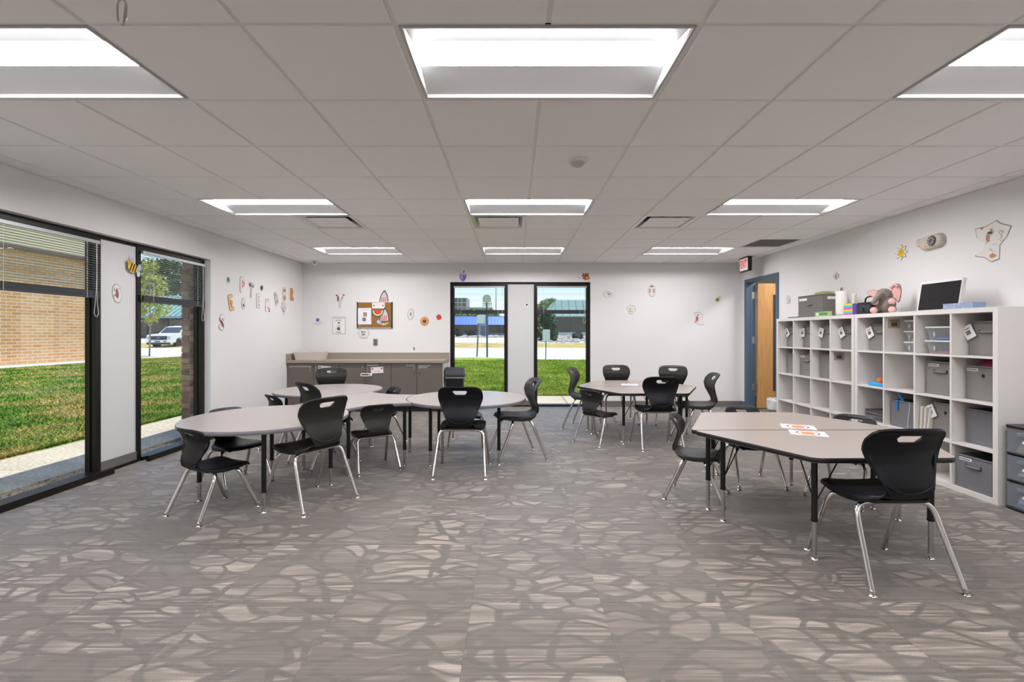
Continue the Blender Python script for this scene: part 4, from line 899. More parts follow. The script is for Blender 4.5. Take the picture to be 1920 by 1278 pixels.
# plastic drawer tower
m_smoke = glass_mat('smoky_plastic', (0.80, 0.83, 0.88), 1.35, 0.12, 0.14)
o = empty('drawer_tower', (XF + 0.015, 3.06, 0)); tag(o, 'black plastic tower with three smoky clear drawers beside the shelf', 'drawers'); DW, DD, DHt = 0.405, 0.36, 0.61
MB().rbox(0, DD, 0, DW, 0, 0.022, 0.02).rbox(0, DD, 0, DW, DHt - 0.022, DHt, 0.02).box(0.02, DD, 0.0, 0.012, 0.022, DHt - 0.022).box(0.02, DD, DW - 0.012, DW, 0.022, DHt - 0.022).box(DD - 0.012, DD, 0.012, DW - 0.012, 0.022, DHt - 0.022).build('frame', m_blackp, o)
for k in (1, 2): MB().rbox(0.0, DD - 0.014, 0.013, DW - 0.013, 0.012 + k * 0.195, 0.024 + k * 0.195, 0.012).build('rail', m_blackp, o)
for k in range(3):
    z = 0.026 + k * 0.195; dr = MB().box(0.004, 0.008, 0.015, DW - 0.015, z, z + 0.172).box(0.008, DD - 0.016, 0.015, 0.018, z, z + 0.15).box(0.008, DD - 0.016, DW - 0.018, DW - 0.015, z, z + 0.15).box(0.008, DD - 0.016, 0.018, DW - 0.018, z, z + 0.004).build('drawer', m_smoke, o)
    MB().rbox(-0.014, 0.004, 0.10, DW - 0.10, z + 0.125, z + 0.150, 0.006, 2).build('drawer_handle', m_smoke, dr)
    lb = MB().box(-0.0005, 0.0035, 0.12, 0.28, z + 0.075, z + 0.093).build('label_strip', m_paper, dr)
    cols = (('#5aa7dc', '#e8e8ea', '#c9ccd0'), ('#4a4c50', '#c9ccd2', '#8a8d92'), ('#c8a27a', '#d2b08a', '#7f8fb0'))[k]
    for q_ in range(3): MB().box(0.03 + 0.01 * q_, DD - 0.05, 0.05 + 0.02 * q_, DW - 0.06, z + 0.006 + q_ * 0.021, z + 0.025 + q_ * 0.021).build('contents', plain(cols[q_]), dr)

# ================================================================== CABINETS ALONG THE BACK WALL
m_cab = mat('cabinet_laminate', '#6f665e', 0.5, var=0.04, scale=12)
m_ctr = mat('counter_laminate', '#9c9184', 0.45, var=0.06, scale=50)
CF = 7.66; CX0, CX1 = XL + 0.02, -1.155; WD = (CX1 - CX0) / 6
cbt = ('long white label strip', 'red-dotted paper slip half behind a chair', 'plain door by the child lock', 'red-dotted paper slip and child lock', 'short label strip by its handle', 'two label strips by the waste bin')
m_gap = mat('cabinet_gap', '#2a2724', 0.8)
for k in range(3):
    x0 = CX0 + 2 * k * WD; o = empty('base_cabinet', (x0, CF, 0))
    tag(o, ('grey base cabinet in the corner under the white tray', 'grey base cabinet with the white child lock on its handles', 'grey base cabinet next to the swing-lid waste bin')[k], 'cabinet', 'grey base cabinets along the back wall')
    MB().box(0.0, 2 * WD - 0.001, 0.022, YB - 0.002 - CF, 0.09, 0.79).build('body', m_cab if k < 2 else m_cab, o)
    MB().box(0.0, 2 * WD - 0.001, 0.07, YB - 0.004 - CF, 0, 0.09).build('toe_kick', m_gap, o)
    for s in (0, 1):
        d = MB().box(s * WD + 0.003, (s + 1) * WD - 0.004, 0, 0.02, 0.10, 0.780).build('door', m_cab, o)
        hx_ = (s + 1) * WD - 0.045 if s == 0 else s * WD + 0.045
        MB().tube(cat([(hx_, 0.0, 0.735), (hx_, -0.022, 0.725), (hx_, -0.028, 0.68), (hx_, -0.022, 0.635), (hx_, 0.0, 0.625)], 4), 0.0055, 8).build('handle', m_steel, d, smooth='all')
        if (k, s) in ((0, 0), (1, 1), (2, 0), (2, 1)):
            for a, b2, z in {(0, 0): ((0.02, 0.37, 0.735),), (1, 1): ((0.03, 0.2, 0.755),), (2, 0): ((0.245, 0.38, 0.755),), (2, 1): ((0.02, 0.22, 0.75), (0.02, 0.17, 0.722))}[(k, s)]:
                lb = MB().box(s * WD + a, s * WD + b2, -0.001, 0, z - 0.009, z + 0.009).build('label_strip', mat('label_plastic', '#c9c3ba', 0.6), d)
                x = a + 0.008
                while x < b2 - 0.012: MB().box(s * WD + x, s * WD + x + 0.006, -0.0016, -0.001, z - 0.005, z + 0.005).build('printed_mark', plain('#4f4943'), lb); x += 0.0105 + 0.006 * (int(x * 1000) % 2)
MB_ = MB().box(CX1, CX1 + 0.012, CF, YB - 0.002, 0.0, 0.79); q = MB_.build('cabinet_end_panel', mat('end_panel', '#cdc8c2', 0.6)); tag(q, 'pale end panel closing the cabinet row beside the waste bin', 'panel')
o = empty('worktop', (CX0 - 0.018, CF - 0.025, 0.79)); tag(o, 'long taupe laminate worktop with low backsplash', 'worktop')
Lw = CX1 + 0.03 - (CX0 - 0.018); Dw = YB - 0.001 - (CF - 0.025)
MB().rbox(0, Lw, 0, Dw, 0.0005, 0.045, 0.006, 2).build('counter_top', m_ctr, o); MB().box(0.019, Lw, Dw - 0.02, Dw, 0.045, 0.15).build('backsplash', m_ctr, o); MB().box(0, 0.018, 0.0, Dw, 0.045, 0.15).build('side_splash', m_ctr, o)
# slips of paper with red dots
def slip(x, z, rz, lab):
    o = empty('paper_slip', (x, CF - 0.0008, z)); o.rotation_euler = (0, R(rz), 0); tag(o, lab, 'paper', 'paper slips with two red dots')
    MB().box(-0.1, 0.1, -0.0012, 0, -0.05, 0.05).build('paper', m_paper, o)
    for s in (-1, 1): MB().prism(circ(0.014, n=14), 0, 0.0008, Matrix.Translation((s * 0.075, -0.0012, 0.022)) @ Matrix.Rotation(R(90), 4, 'X')).build('red_dot', plain('#c5363f'), o)
    for z_ in (-0.015, -0.03): MB().box(-0.06, 0.06, -0.0016, -0.0012, z_, z_ + 0.004).build('printed_line', plain('#b9b3ae'), o)
p = dep(608.5, 691.5, CF); slip(p.x, p.z, 5, 'white slip with two red dots taped above the grey chair'); p = dep(707, 693.5, CF); slip(p.x, p.z, -3, 'white slip with two red dots taped beside the child lock')
p = dep(686.5, 702.2, CF - 0.04); o = empty('child_lock', (p.x, CF - 0.041, p.z)); tag(o, 'white plastic child lock joining two cabinet handles', 'child lock')
b = MB(); A_, B_ = rrect(0, 0, 0.19, 0.05, 0.025, 6), rrect(-0.02, 0, 0.125, 0.024, 0.012, 6); n = len(A_)
for z in (0, 0.012): b.v += [(q_[0], z, q_[1]) for q_ in A_] + [(q_[0], z, q_[1]) for q_ in B_]
for i in range(n):
    j = (i + 1) % n; b.f += [(i, j, n + j, n + i), (2 * n + i, 3 * n + i, 3 * n + j, 2 * n + j), (i, 2 * n + i, 2 * n + j, j), (n + i, n + j, 3 * n + j, 3 * n + i)]
b.build('loop', plain('#f2f0ee', 0.35), o); MB().rbox(0.045, 0.075, -0.006, 0, -0.018, 0.018, 0.003, 2).build('button', plain('#d8d6d4', 0.35), o)
# tray with papers
p0, p1 = dep(559, 676, 7.93), dep(609, 676, 7.93)
o = empty('paper_tray', (p0.x, 7.78, 0.8355)); tag(o, 'white letter tray holding loose papers on the worktop', 'tray'); Lt = p1.x - p0.x; t = 0.005
b = MB(); B0, B1 = [(0.025, 0.0), (Lt - 0.025, 0.0), (Lt - 0.025, 0.28), (0.025, 0.28)], [(0, -0.02), (Lt, -0.02), (Lt, 0.31), (0, 0.31)]
b.v = [(x, y, 0) for x, y in B0] + [(x, y, 0.13) for x, y in B1]; b.f = [(0, 1, 2, 3)] + [(i, (i + 1) % 4, 4 + (i + 1) % 4, 4 + i) for i in range(4)]
b.build('tray', plain('#d8cfc5'), o, solid=0.004)
MB().box(0, 0.26, 0, 0.2, 0, 0.004, Matrix.Translation((0.05, 0.03, 0.085)) @ Matrix.Rotation(R(6), 4, 'Y') @ Matrix.Rotation(R(12), 4, 'X')).build('papers', m_paper, o); MB().box(0, 0.22, 0, 0.2, 0, 0.05, Matrix.Translation((0.15, 0.04, 0.03))).build('papers', plain('#e5ddd5'), o)

# swing-lid waste bin
o = empty('swing_bin', (-0.972, 7.80, 0)); tag(o, 'black swing-lid waste bin in front of the tall window', 'waste bin')
def taper(b, w0, d0, z0, w1, d1, z1, r=0.03):
    A_, B_ = rrect(0, 0, w0, d0, r), rrect(0, 0, w1, d1, r); n = len(A_); return b.add([(x, y, z0) for x, y in A_] + [(x, y, z1) for x, y in B_], [tuple(range(n))[::-1], tuple(range(n, 2 * n))] + [(i, (i + 1) % n, n + (i + 1) % n, n + i) for i in range(n)])
taper(MB(), 0.24, 0.2, 0, 0.295, 0.25, 0.545).build('body', m_blackp, o, smooth=True)
taper(MB(), 0.305, 0.26, 0.545, 0.305, 0.26, 0.56).build('liner_rim', plain('#d5d2d6'), o, smooth=True)
taper(MB(), 0.325, 0.28, 0.56, 0.33, 0.285, 0.60).build('lid_collar', mat('lid_grey', '#3c3d41', 0.4), o, smooth=True)
b = MB(); rows = []
for i in range(13):
    a = pi * i / 12; rows.append([Vector((x, 0.125 * cos(a) * (1 - 0.0), 0.60 + 0.118 * sin(a) ** 0.8)) for x in (-0.15, -0.148, 0, 0.148, 0.15)])
b.grid(rows); 
for k in (0, 4): b.add([r[k] for r in rows], [tuple(range(13))])
b.build('swing_lid', mat('lid_grey', '#3c3d41', 0.4), o, smooth=True)

# ================================================================== THINGS ON THE WALLS
WM = {'left': Matrix(((0, 0, 1), (1, 0, 0), (0, 1, 0))), 'back': Matrix(((1, 0, 0), (0, 0, -1), (0, 1, 0))), 'right': Matrix(((0, 0, -1), (-1, 0, 0), (0, 1, 0)))}
def wall_at(wall, u, v, out=0.0004):
    if wall == 'back': d = YB; p = dep(u, v, d); return Vector((p.x, YB - out, p.z))
    x = XL if wall == 'left' else XR; d = FPX * x / (u - CU); p = dep(u, v, d); return Vector((x + (out if wall == 'left' else -out), d, p.z))
def decor(name, label, cat_, wall, u, v, layers, rot=0, group=None, pos=None):
    o = empty(name, pos or wall_at(wall, u, v)); o.rotation_euler = (WM[wall] @ Matrix.Rotation(R(rot), 3, 'Z')).to_euler(); tag(o, label, cat_, group)
    if isinstance(layers[0][1], list) and layers[0][0] == 'paper' and cat_ in ('cutout', 'poster'):
        P0 = layers[0][1]; gx, gy = sum(p[0] for p in P0) / len(P0), sum(p[1] for p in P0) / len(P0); k_ = 1.0 + 0.004 / max(0.02, max(math.hypot(p[0] - gx, p[1] - gy) for p in P0))
        layers = [('outline', [(gx + (p[0] - gx) * (k_ + 0.03), gy + (p[1] - gy) * (k_ + 0.03)) for p in P0], '#8a8582', -0.8)] + layers
    for nm, shp, col, lay in layers:
        m = col if not isinstance(col, str) else plain(col, 0.7); z = 0.0016 * (lay + 1)
        if isinstance(shp, bpy.types.Mesh): shp.materials.clear(); shp.materials.append(m); link(nm, shp, o, (0, 0, z + 0.0008))
        else: MB().prism(shp, z, z + 0.0014).build(nm, m, o)
    return o
def scrib(n, w_, h_, seed, t=0.004):
    """a few pen strokes as one thin shape each"""
    r_ = random.Random(seed); out = []
    for k in range(n):
        x, y, a, L = r_.uniform(-w_, w_), r_.uniform(-h_, h_), r_.uniform(0, pi), r_.uniform(0.02, 0.05)
        d = Vector((cos(a), sin(a))) * L / 2; q = Vector((-d.y, d.x)).normalized() * t / 2; c = Vector((x, y)); out.append([tuple(c - d - q), tuple(c + d - q), tuple(c + d + q), tuple(c - d + q)])
    return out
def blob(rx, ry, cx=0, cy=0, seed=0, k=14, amp=0.25):
    r_ = random.Random(seed); return [(cx + rx * (1 + r_.uniform(-amp, amp)) * cos(2 * pi * i / k), cy + ry * (1 + r_.uniform(-amp, amp)) * sin(2 * pi * i / k)) for i in range(k)]
def shift(poly, x, y): return [(a + x, b + y) for a, b in poly]
OUT = '#6b6663'
STROKES = {'S': [cat([(0.50, 0.84, 0), (0.30, 1, 0), (0.10, 0.84, 0), (0.14, 0.64, 0), (0.30, 0.52, 0), (0.47, 0.38, 0), (0.50, 0.16, 0), (0.30, 0, 0), (0.08, 0.14, 0)], 4)], 'E': [[(0.46, 1), (0.08, 1), (0.08, 0), (0.46, 0)], [(0.08, 0.52), (0.40, 0.52)]], 'P': [[(0.08, 0), (0.08, 1), (0.34, 1), (0.48, 0.86), (0.46, 0.64), (0.32, 0.5), (0.08, 0.5)]], 'T': [[(0, 1), (0.56, 1)], [(0.28, 1), (0.28, 0)]],
           'M': [[(0, 0), (0.10, 1), (0.33, 0.40), (0.56, 1), (0.66, 0)]], 'B': [[(0.08, 0), (0.08, 1), (0.34, 0.98), (0.42, 0.76), (0.12, 0.54), (0.44, 0.42), (0.46, 0.12), (0.08, 0)]], 'R': [[(0.08, 0), (0.08, 1), (0.36, 0.98), (0.46, 0.76), (0.34, 0.54), (0.10, 0.52)], [(0.18, 0.52), (0.48, 0)]]}
def stroke_mesh(ch, hm, r, r0):
    """flat rounded strokes; r0 is the layout radius, r the pen radius"""
    b = MB(); sc = hm - 2 * r0; k_ = 0
    for st in STROKES[ch]:
        P = [Vector(((p[0] - 0.29) * sc * 0.95, (p[1] - 0.5) * sc)) for p in st]
        for i, p in enumerate(P):
            k_ += 1; b.prism(circ(r, cx=p.x, cy=p.y, n=16), -k_ * 2e-6, 0.0010 + k_ * 1.2e-5)
            if i:
                d = p - P[i - 1]
                if d.length > 1e-6: q = Vector((-d.y, d.x)).normalized() * r; k_ += 1; b.prism([tuple(P[i - 1] - q), tuple(p - q), tuple(p + q), tuple(P[i - 1] + q)], -k_ * 2e-6, 0.0010 + k_ * 1.2e-5)
    return b.mesh('letter', None)
def letter(ch, u, v, hpx, rot, fill, patches, label, thin=False):
    y = FPX * XL / (u - CU); hm = hpx / FPX * y; r = 0.011 if thin else 0.019
    lay = [('outline', stroke_mesh(ch, hm, r + 0.005, r + 0.005), OUT, 0), ('letter', stroke_mesh(ch, hm, r, r + 0.005), fill, 1)]
    for poly, c in patches: lay.append(('colouring', poly, c, 2.2))
    decor('paper_letter', label, 'letter', 'left', u, v, lay, rot, 'paper letters on the left wall')
letter('S', 415.5, 604, 31, -8, '#ece9e7', [([(-0.05, 0.06), (-0.02, 0.02), (0.02, -0.005), (0.045, -0.04), (0.035, -0.075), (0.01, -0.03), (-0.03, 0.0), (-0.062, 0.03)], '#e4708f'), ([(-0.035, 0.03), (0.0, 0.012), (0.03, -0.02), (0.036, -0.06), (0.022, -0.05), (0.008, -0.015), (-0.03, 0.012)], '#5a3573')], 'paper letter S coloured with a purple and pink stripe')
letter('E', 433, 567, 31, 14, '#edb877', [([(-0.02, 0.05), (0.0, 0.0), (0.01, -0.06), (-0.015, -0.05), (-0.03, 0.0)], '#c9822f')], 'paper letter E coloured pale orange, between S and P')
letter('P', 454, 534, 30, 0, '#f0dfe2', [(blob(0.02, 0.03, 0.03, 0.02, 4), '#ee7f9b'), (blob(0.018, 0.018, 0.0, -0.02, 5), '#ee7f9b')], 'paper letter P coloured white and pink')
letter('T', 471, 544, 28, -4, '#d9d5cf', [(blob(0.03, 0.022, -0.035, 0.07, 6), '#6c6a78'), (blob(0.03, 0.02, 0.03, 0.06, 7), '#8a80a4')], 'narrow paper letter T with a grey and violet bar', True)
letter('E', 484, 563.5, 27, 2, '#e6e3e1', [(s_, '#8a8583') for s_ in scrib(7, 0.025, 0.07, 3)], 'white scribbled paper letter E beside M')
letter('M', 501, 572, 25, 0, '#eddfe0', [(blob(0.016, 0.014, 0.055, -0.05, 8), '#ee8a2e'), (blob(0.012, 0.012, 0.058, -0.085, 9), '#4d3a86'), (blob(0.014, 0.05, -0.05, 0.0, 10), '#eec9cf')], 'white and pink paper letter M with an orange blot')
letter('B', 518, 560, 25, 16, '#dcd9d6', [(s_, '#8f8b88') for s_ in scrib(14, 0.045, 0.07, 5)], 'unpainted paper letter B covered with pencil marks', True)
letter('E', 533, 551, 24, 0, '#e0ddda', [(blob(0.034, 0.026, 0.0, 0.055, 11), '#c0742c'), (blob(0.036, 0.032, 0.0, -0.06, 12), '#cf7f2c')], 'paper letter E coloured brown and white beside R')
letter('R', 547, 552, 24, 0, '#ee8a35', [(blob(0.026, 0.034, 0.042, -0.06, 13), '#e48fc4')], 'orange paper letter R with a pink foot')
def leafy(n, r, cx=0, cy=0, seed=0):
    return star(n, r, r * 0.55, cx, cy)
wg = 'small paper cutouts on the walls'
decor('paper_leaf', 'green paper leaf above the letter E on the left wall', 'cutout', 'left', 428, 525.5, [('paper', leafy(5, 0.045), '#dfe0d8', 0), ('colouring', blob(0.022, 0.035, 0, 0.01, 2), '#3f8a4a', 1)], 20, wg)
decor('paper_acorn', 'white paper cutout with a green and pink spot beside the letter P', 'cutout', 'left', 456, 569, [('paper', circ(0.045, 0.07), '#dcdad8', 0), ('colouring', blob(0.018, 0.024, 0.0, -0.02, 3), '#3f9a72', 1), ('colouring', blob(0.012, 0.012, 0.02, -0.028, 4), '#d86aa0', 2)], 0, wg)
decor('paper_leaf', 'dark green paper leaf above the letters T and E', 'cutout', 'left', 490.5, 540, [('paper', blob(0.03, 0.036, 0, 0, 5, 9), '#1f4437', 0), ('colouring', blob(0.012, 0.012, 0.012, -0.012, 6), '#b06a4a', 1)], 0, wg)
decor('paper_leaf', 'uncoloured paper oak leaf under the letter E', 'cutout', 'left', 532, 577, [('paper', star(7, 0.085, 0.06, 0, 0.02), '#d6d3d0', 0), ('stem', [(-0.004, -0.13), (0.004, -0.13), (0.004, -0.04), (-0.004, -0.04)], '#8d8884', 1)] + [('pen_line', s_, '#8d8884', 1) for s_ in scrib(8, 0.05, 0.06, 9)], 0, wg)
# bee and football on the infill panel between the left windows
def panel_at(u, v): d = FPX * (-3.68 - 0.085) / (u - CU); p = dep(u, v, d); return Vector((XL - 0.0845, d, p.z))
bw = [('wing', circ(0.024, 0.034, -0.035, 0.045, 16), '#a9bfd8', 0), ('wing', circ(0.026, 0.036, 0.075, 0.03, 16), '#a9bfd8', 0), ('wing', circ(0.022, 0.03, 0.085, -0.035, 16), '#b9cbe0', 0), ('body', circ(0.062, 0.05, 0, -0.01, 24), '#e3bd3c', 1)]
for x in (-0.025, 0.005, 0.035): bw.append(('stripe', [(x - 0.007, -0.05), (x + 0.007, -0.05), (x + 0.007, 0.032), (x - 0.007, 0.032)], '#2a2420', 2))
bw.append(('head', circ(0.026, 0.026, -0.055, 0.02, 16), '#c9a033', 2)); bw += [('antenna', [(-0.07, 0.04), (-0.066, 0.04), (-0.078, 0.08), (-0.082, 0.08)], '#2a2420', 1)]
decor('paper_bee', 'yellow and black paper bee on the panel between the left windows', 'cutout', 'left', 244, 500, bw, -20, wg, panel_at(245, 500) + Vector((0.021, 0, 0)))
decor('paper_football', 'clear edged paper football with brown marks on the panel between the left windows', 'cutout', 'left', 219, 550, [('paper', circ(0.05, 0.085), '#dedcdb', 0), ('colouring', blob(0.014, 0.05, 0, 0, 3), '#8a5a4a', 1)] + [('pen_line', s_, '#9a8f8b', 2) for s_ in scrib(9, 0.03, 0.05, 12)], 8, wg, panel_at(219, 550))
# back wall, left of the windows
pet = []
for a in (-60, -30, 0, 30, 60): pet.append(('petal', [(0.075 * sin(R(a)) * t * 1.0 + 0.018 * sin(pi * t) * cos(R(a)) * s, 0.075 * cos(R(a)) * t * 1.1 - 0.018 * sin(pi * t) * sin(R(a)) * s) for s, ts in ((1, (0, 0.25, 0.5, 0.75, 1)), (-1, (0.75, 0.5, 0.25))) for t in ts], '#dcd9e4', 0.3 * abs(a) / 30))
decor('paper_flower', 'pale paper water lily with a blue and violet centre near the corner', 'cutout', 'back', 596, 604, pet + [('paper', [(-0.11, -0.02), (0.0, -0.05), (0.11, 0.005), (0.05, 0.0), (0, -0.015)], '#d4d1dd', 1), ('colouring', blob(0.026, 0.03, 0, 0.04, 5), '#2f4aa0', 2.5), ('colouring', blob(0.016, 0.016, 0.012, 0.045, 6), '#8a63b8', 3.5)], 0, wg)
decor('paper_twig', 'dark and red coloured paper twig forked like a Y above the poster', 'cutout', 'back', 637, 563, [('paper', [(-0.06, 0.09), (-0.02, 0.085), (0.005, 0.0), (0.05, 0.08), (0.075, 0.1), (0.08, 0.09), (0.03, -0.01), (0.012, -0.12), (-0.012, -0.12), (-0.02, -0.01)], '#d2cfcb', 0), ('colouring', blob(0.014, 0.045, -0.03, 0.03, 4), '#2f4a3c', 1), ('colouring', blob(0.012, 0.03, -0.026, 0.04, 5), '#b8404a', 2), ('colouring', blob(0.016, 0.012, -0.05, 0.085, 6), '#3b3836', 2), ('colouring', blob(0.02, 0.01, 0.07, 0.095, 7), '#3b3836', 2), ('colouring', blob(0.008, 0.02, 0.04, 0.045, 8), '#b8404a', 1)], 0, wg)
ps = [('paper', rrect(0, 0, 0.215, 0.28, 0.004, 2), '#ece9e6', 0), ('printed_line', rrect(0, 0.125, 0.18, 0.008, 0.003, 2), '#a8a3a0', 1), ('printed_picture', blob(0.02, 0.016, 0.0, 0.045, 3), mat('print_mixed', '#8a6a3a', 0.7, var=0.7, scale=60), 1), ('printed_picture', rrect(-0.005, -0.055, 0.05, 0.052, 0.003, 2), mat('print_blue', '#1f5f86', 0.7, var=0.5, scale=60), 1)]
for k in range(5): ps += [('printed_mark', rrect(-0.045 + 0.02 * k, 0.088 + 0.004 * (k % 2), 0.013, 0.016, 0.003, 2), ('#4b4a52', '#b8606a', '#6a8a5a', '#b8606a', '#5a5f86')[k], 1), ('printed_mark', rrect(-0.03 + 0.014 * k, -0.005, 0.01, 0.014, 0.002, 2), ('#d8c25a', '#6ab0c0', '#c06aa0', '#d86a6a', '#c8a050')[k], 1), ('printed_mark', rrect(-0.04 + 0.018 * k, -0.115, 0.012, 0.014, 0.002, 2), '#6b6663', 1)]
decor('wall_poster', 'small white poster with coloured pictures above the white tray', 'poster', 'back', 635.5, 610, ps)
# bulletin board
c0, c1 = wall_at('back', 671, 614), wall_at('back', 735, 567); cw, chh = c1.x - c0.x, c1.z - c0.z; cc = Vector(((c0.x + c1.x) / 2, YB - 0.0005, (c0.z + c1.z) / 2))
o = empty('bulletin_board', cc); o.rotation_euler = WM['back'].to_euler(); tag(o, 'small cork bulletin board with papers pinned on it', 'bulletin board')
MB().box(-cw / 2, cw / 2, -chh / 2, chh / 2, 0, 0.012).build('cork', mat('cork', '#9a6a33', 0.9, var=0.25, scale=90, bump=0.3), o)
MB().box(-cw / 2 - 0.012, -cw / 2 + 0.006, -chh / 2 - 0.01, chh / 2 + 0.01, 0, 0.018).build('frame_side', m_blackp, o); MB().box(cw / 2 - 0.006, cw / 2 + 0.012, -chh / 2 - 0.01, chh / 2 + 0.01, 0, 0.018).build('frame_side', m_blackp, o)
MB().box(-cw / 2, cw / 2, chh / 2, chh / 2 + 0.01, 0, 0.018).build('frame_bar', plain('#d8d4d0'), o); MB().box(-cw / 2, cw / 2, -chh / 2 - 0.012, -chh / 2, 0, 0.018).build('frame_bar', plain('#c9c5c2'), o)
def pin(name, label, x, y, layers, rot=0, lay0=0):
    p = cc + Vector((x, -0.0125 - 0.0016 * lay0, y)); return decor(name, label, 'paper', 'back', 0, 0, layers, rot, 'papers on the bulletin board', p)
pin('pinned_sheet', 'large white sheet with two photos pinned on the cork board', -cw * 0.30, -0.02, [('paper', rrect(0, 0, 0.235, 0.285, 0.003, 2), '#eceaf0', 0), ('photo', rrect(0.012, 0.03, 0.065, 0.075, 0.002, 2), mat('photo_a', '#9a8f80', 0.6, var=0.6, scale=70), 1), ('photo', rrect(-0.005, -0.055, 0.06, 0.062, 0.002, 2), mat('photo_b', '#7d7a78', 0.6, var=0.7, scale=70), 1), ('printed_line', rrect(0.02, 0.11, 0.16, 0.006, 0.002, 2), '#bdb9bd', 1)], 1)
pin('pinned_sheet', 'brown fringed paper strip peeking out under the large sheet', -cw * 0.29, -0.185, [('paper', rrect(0, 0, 0.25, 0.05, 0.003, 2), mat('print_brown', '#8a6a50', 0.7, var=0.6, scale=40), 0)])
pin('pinned_slip', 'white slip with two red dots at the top of the cork board', 0.065, 0.165, [('paper', rrect(0, 0, 0.22, 0.10, 0.002, 2), '#e9e6e4', 0)] + [('red_dot', circ(0.013, n=14, cx=s * 0.08, cy=0.0), '#c5363f', 1) for s in (-1, 1)])
half = lambda r, n=16: [(r * cos(pi + pi * i / n), r * sin(pi + pi * i / n)) for i in range(n + 1)]
pin('paper_watermelon', 'red and green paper watermelon slice on the cork board', 0.055, 0.078, [('rind', half(0.108), '#1f6b3c', 0), ('rind_white', [(x * 0.82, y * 0.82) for x, y in half(0.108)], '#eceee6', 1), ('flesh', [(x * 0.66, y * 0.66) for x, y in half(0.108)], '#df4a30', 2)], 0, 2)
fin = lambda s: [(-0.10 * s, -0.12 * s), (-0.088 * s, -0.03 * s), (-0.05 * s, 0.07 * s), (0.0, 0.14 * s), (0.03 * s, 0.13 * s), (0.075 * s, 0.04 * s), (0.09 * s, -0.05 * s), (0.092 * s, -0.12 * s)]
finl = lambda s: [('outline', fin(s), '#5f5c5b', 0), ('paper', [(x * 0.8, y * 0.84 - 0.016 * s) for x, y in fin(s)], '#cfcccb', 1)] + [('stripe', [(x, -0.11 * s), (x + 0.022 * s, -0.11 * s), (x + 0.03 * s, -0.01 * s), (x + 0.012 * s, -0.005 * s)], '#e0686a', 2) for x in (-0.06 * s, -0.02 * s, 0.02 * s)]
pin('paper_fin', 'grey paper shark fin with red stripes on the cork board', cw * 0.285, 0.005, finl(0.9), 0, 1)
pin('paper_bracelet', 'string of pastel paper discs on the cork board', cw * 0.2, -0.145, [('disc', circ(0.036, cx=-0.045, cy=0.03, n=18), '#a9cbea', 1), ('disc', circ(0.018, cx=0.0, cy=-0.005, n=14), '#d9a9cc', 0), ('disc', circ(0.018, cx=0.035, cy=-0.015, n=14), '#e2dd92', 1), ('disc', circ(0.018, cx=0.068, cy=-0.01, n=14), '#a9d6b4', 0), ('disc', circ(0.02, 0.014, cx=0.105, cy=0.005, n=14), '#9fc4d6', 1)])
decor('paper_fin', 'grey paper shark fin with red stripes on the wall above the cork board', 'cutout', 'back', 720, 556.5, finl(0.85), 0, wg)
decor('paper_plate', 'white paper plate with black drawing hung under the cork board', 'paper plate', 'back', 682, 624, [('rim', circ(0.095, n=32), '#4f4c4b', 0), ('plate', circ(0.09, n=32), '#efedeb', 1), ('ring', circ(0.072, n=32), '#5a5756', 1.8), ('centre', circ(0.069, n=32), '#e9e7e5', 2.6)] + [('pen_line', s_, '#3f3d3c', 3.6) for s_ in scrib(13, 0.04, 0.04, 21, 0.007)], 0, wg)
o = decor('wall_outlet', 'grey wall outlet above the worktop', 'outlet', 'back', 704, 641.5, [('cover_plate', rrect(0, 0, 0.075, 0.118, 0.006, 3), mat('plate_steel', '#8d8781', 0.35, 0.6), 0), ('socket', circ(0.017, cy=0.026, n=16), '#5e5955', 1), ('socket', circ(0.017, cy=-0.026, n=16), '#5e5955', 1)])
decor('paper_football', 'white paper football with a brown mark left of the paper sunflower', 'cutout', 'back', 770, 589, [('outline', circ(0.056, 0.10), '#7d7370', 0), ('paper', circ(0.051, 0.095), '#dfdcda', 1), ('colouring', blob(0.012, 0.03, 0.0, 0.0, 5), '#9a6a4e', 2)], -4, wg)
sf = [('petal', star(14, 0.092, 0.05), '#d9603c', 0), ('petal', star(14, 0.078, 0.045, a0=pi / 2 + pi / 14), '#e3b84a', 1), ('centre', circ(0.033, n=20), '#4a2f6b', 2), ('centre', circ(0.018, n=16), '#8a4a5a', 3)]
decor('paper_sunflower', 'orange and yellow paper sunflower with a purple centre', 'cutout', 'back', 796, 602, sf, 0, wg)
decor('paper_apple', 'red paper apple with a green leaf beside the sunflower', 'cutout', 'back', 823, 594.5, [('fruit', blob(0.046, 0.046, 0, 0, 2, 18, 0.06), '#d8452f', 0), ('leaf', [(0, 0.04), (0.025, 0.06), (0.01, 0.035)], '#3f8a4a', 1), ('stem', [(-0.003, 0.035), (0.003, 0.035), (-0.008, 0.065), (-0.014, 0.065)], '#4a3a2a', 1)], 0, wg)
decor('paper_leaf', 'tiny teal paper leaf just above the worktop', 'cutout', 'back', 776.5, 653, [('paper', blob(0.012, 0.022, 0, 0, 4, 10), '#2f8f7a', 0)], 0, wg)
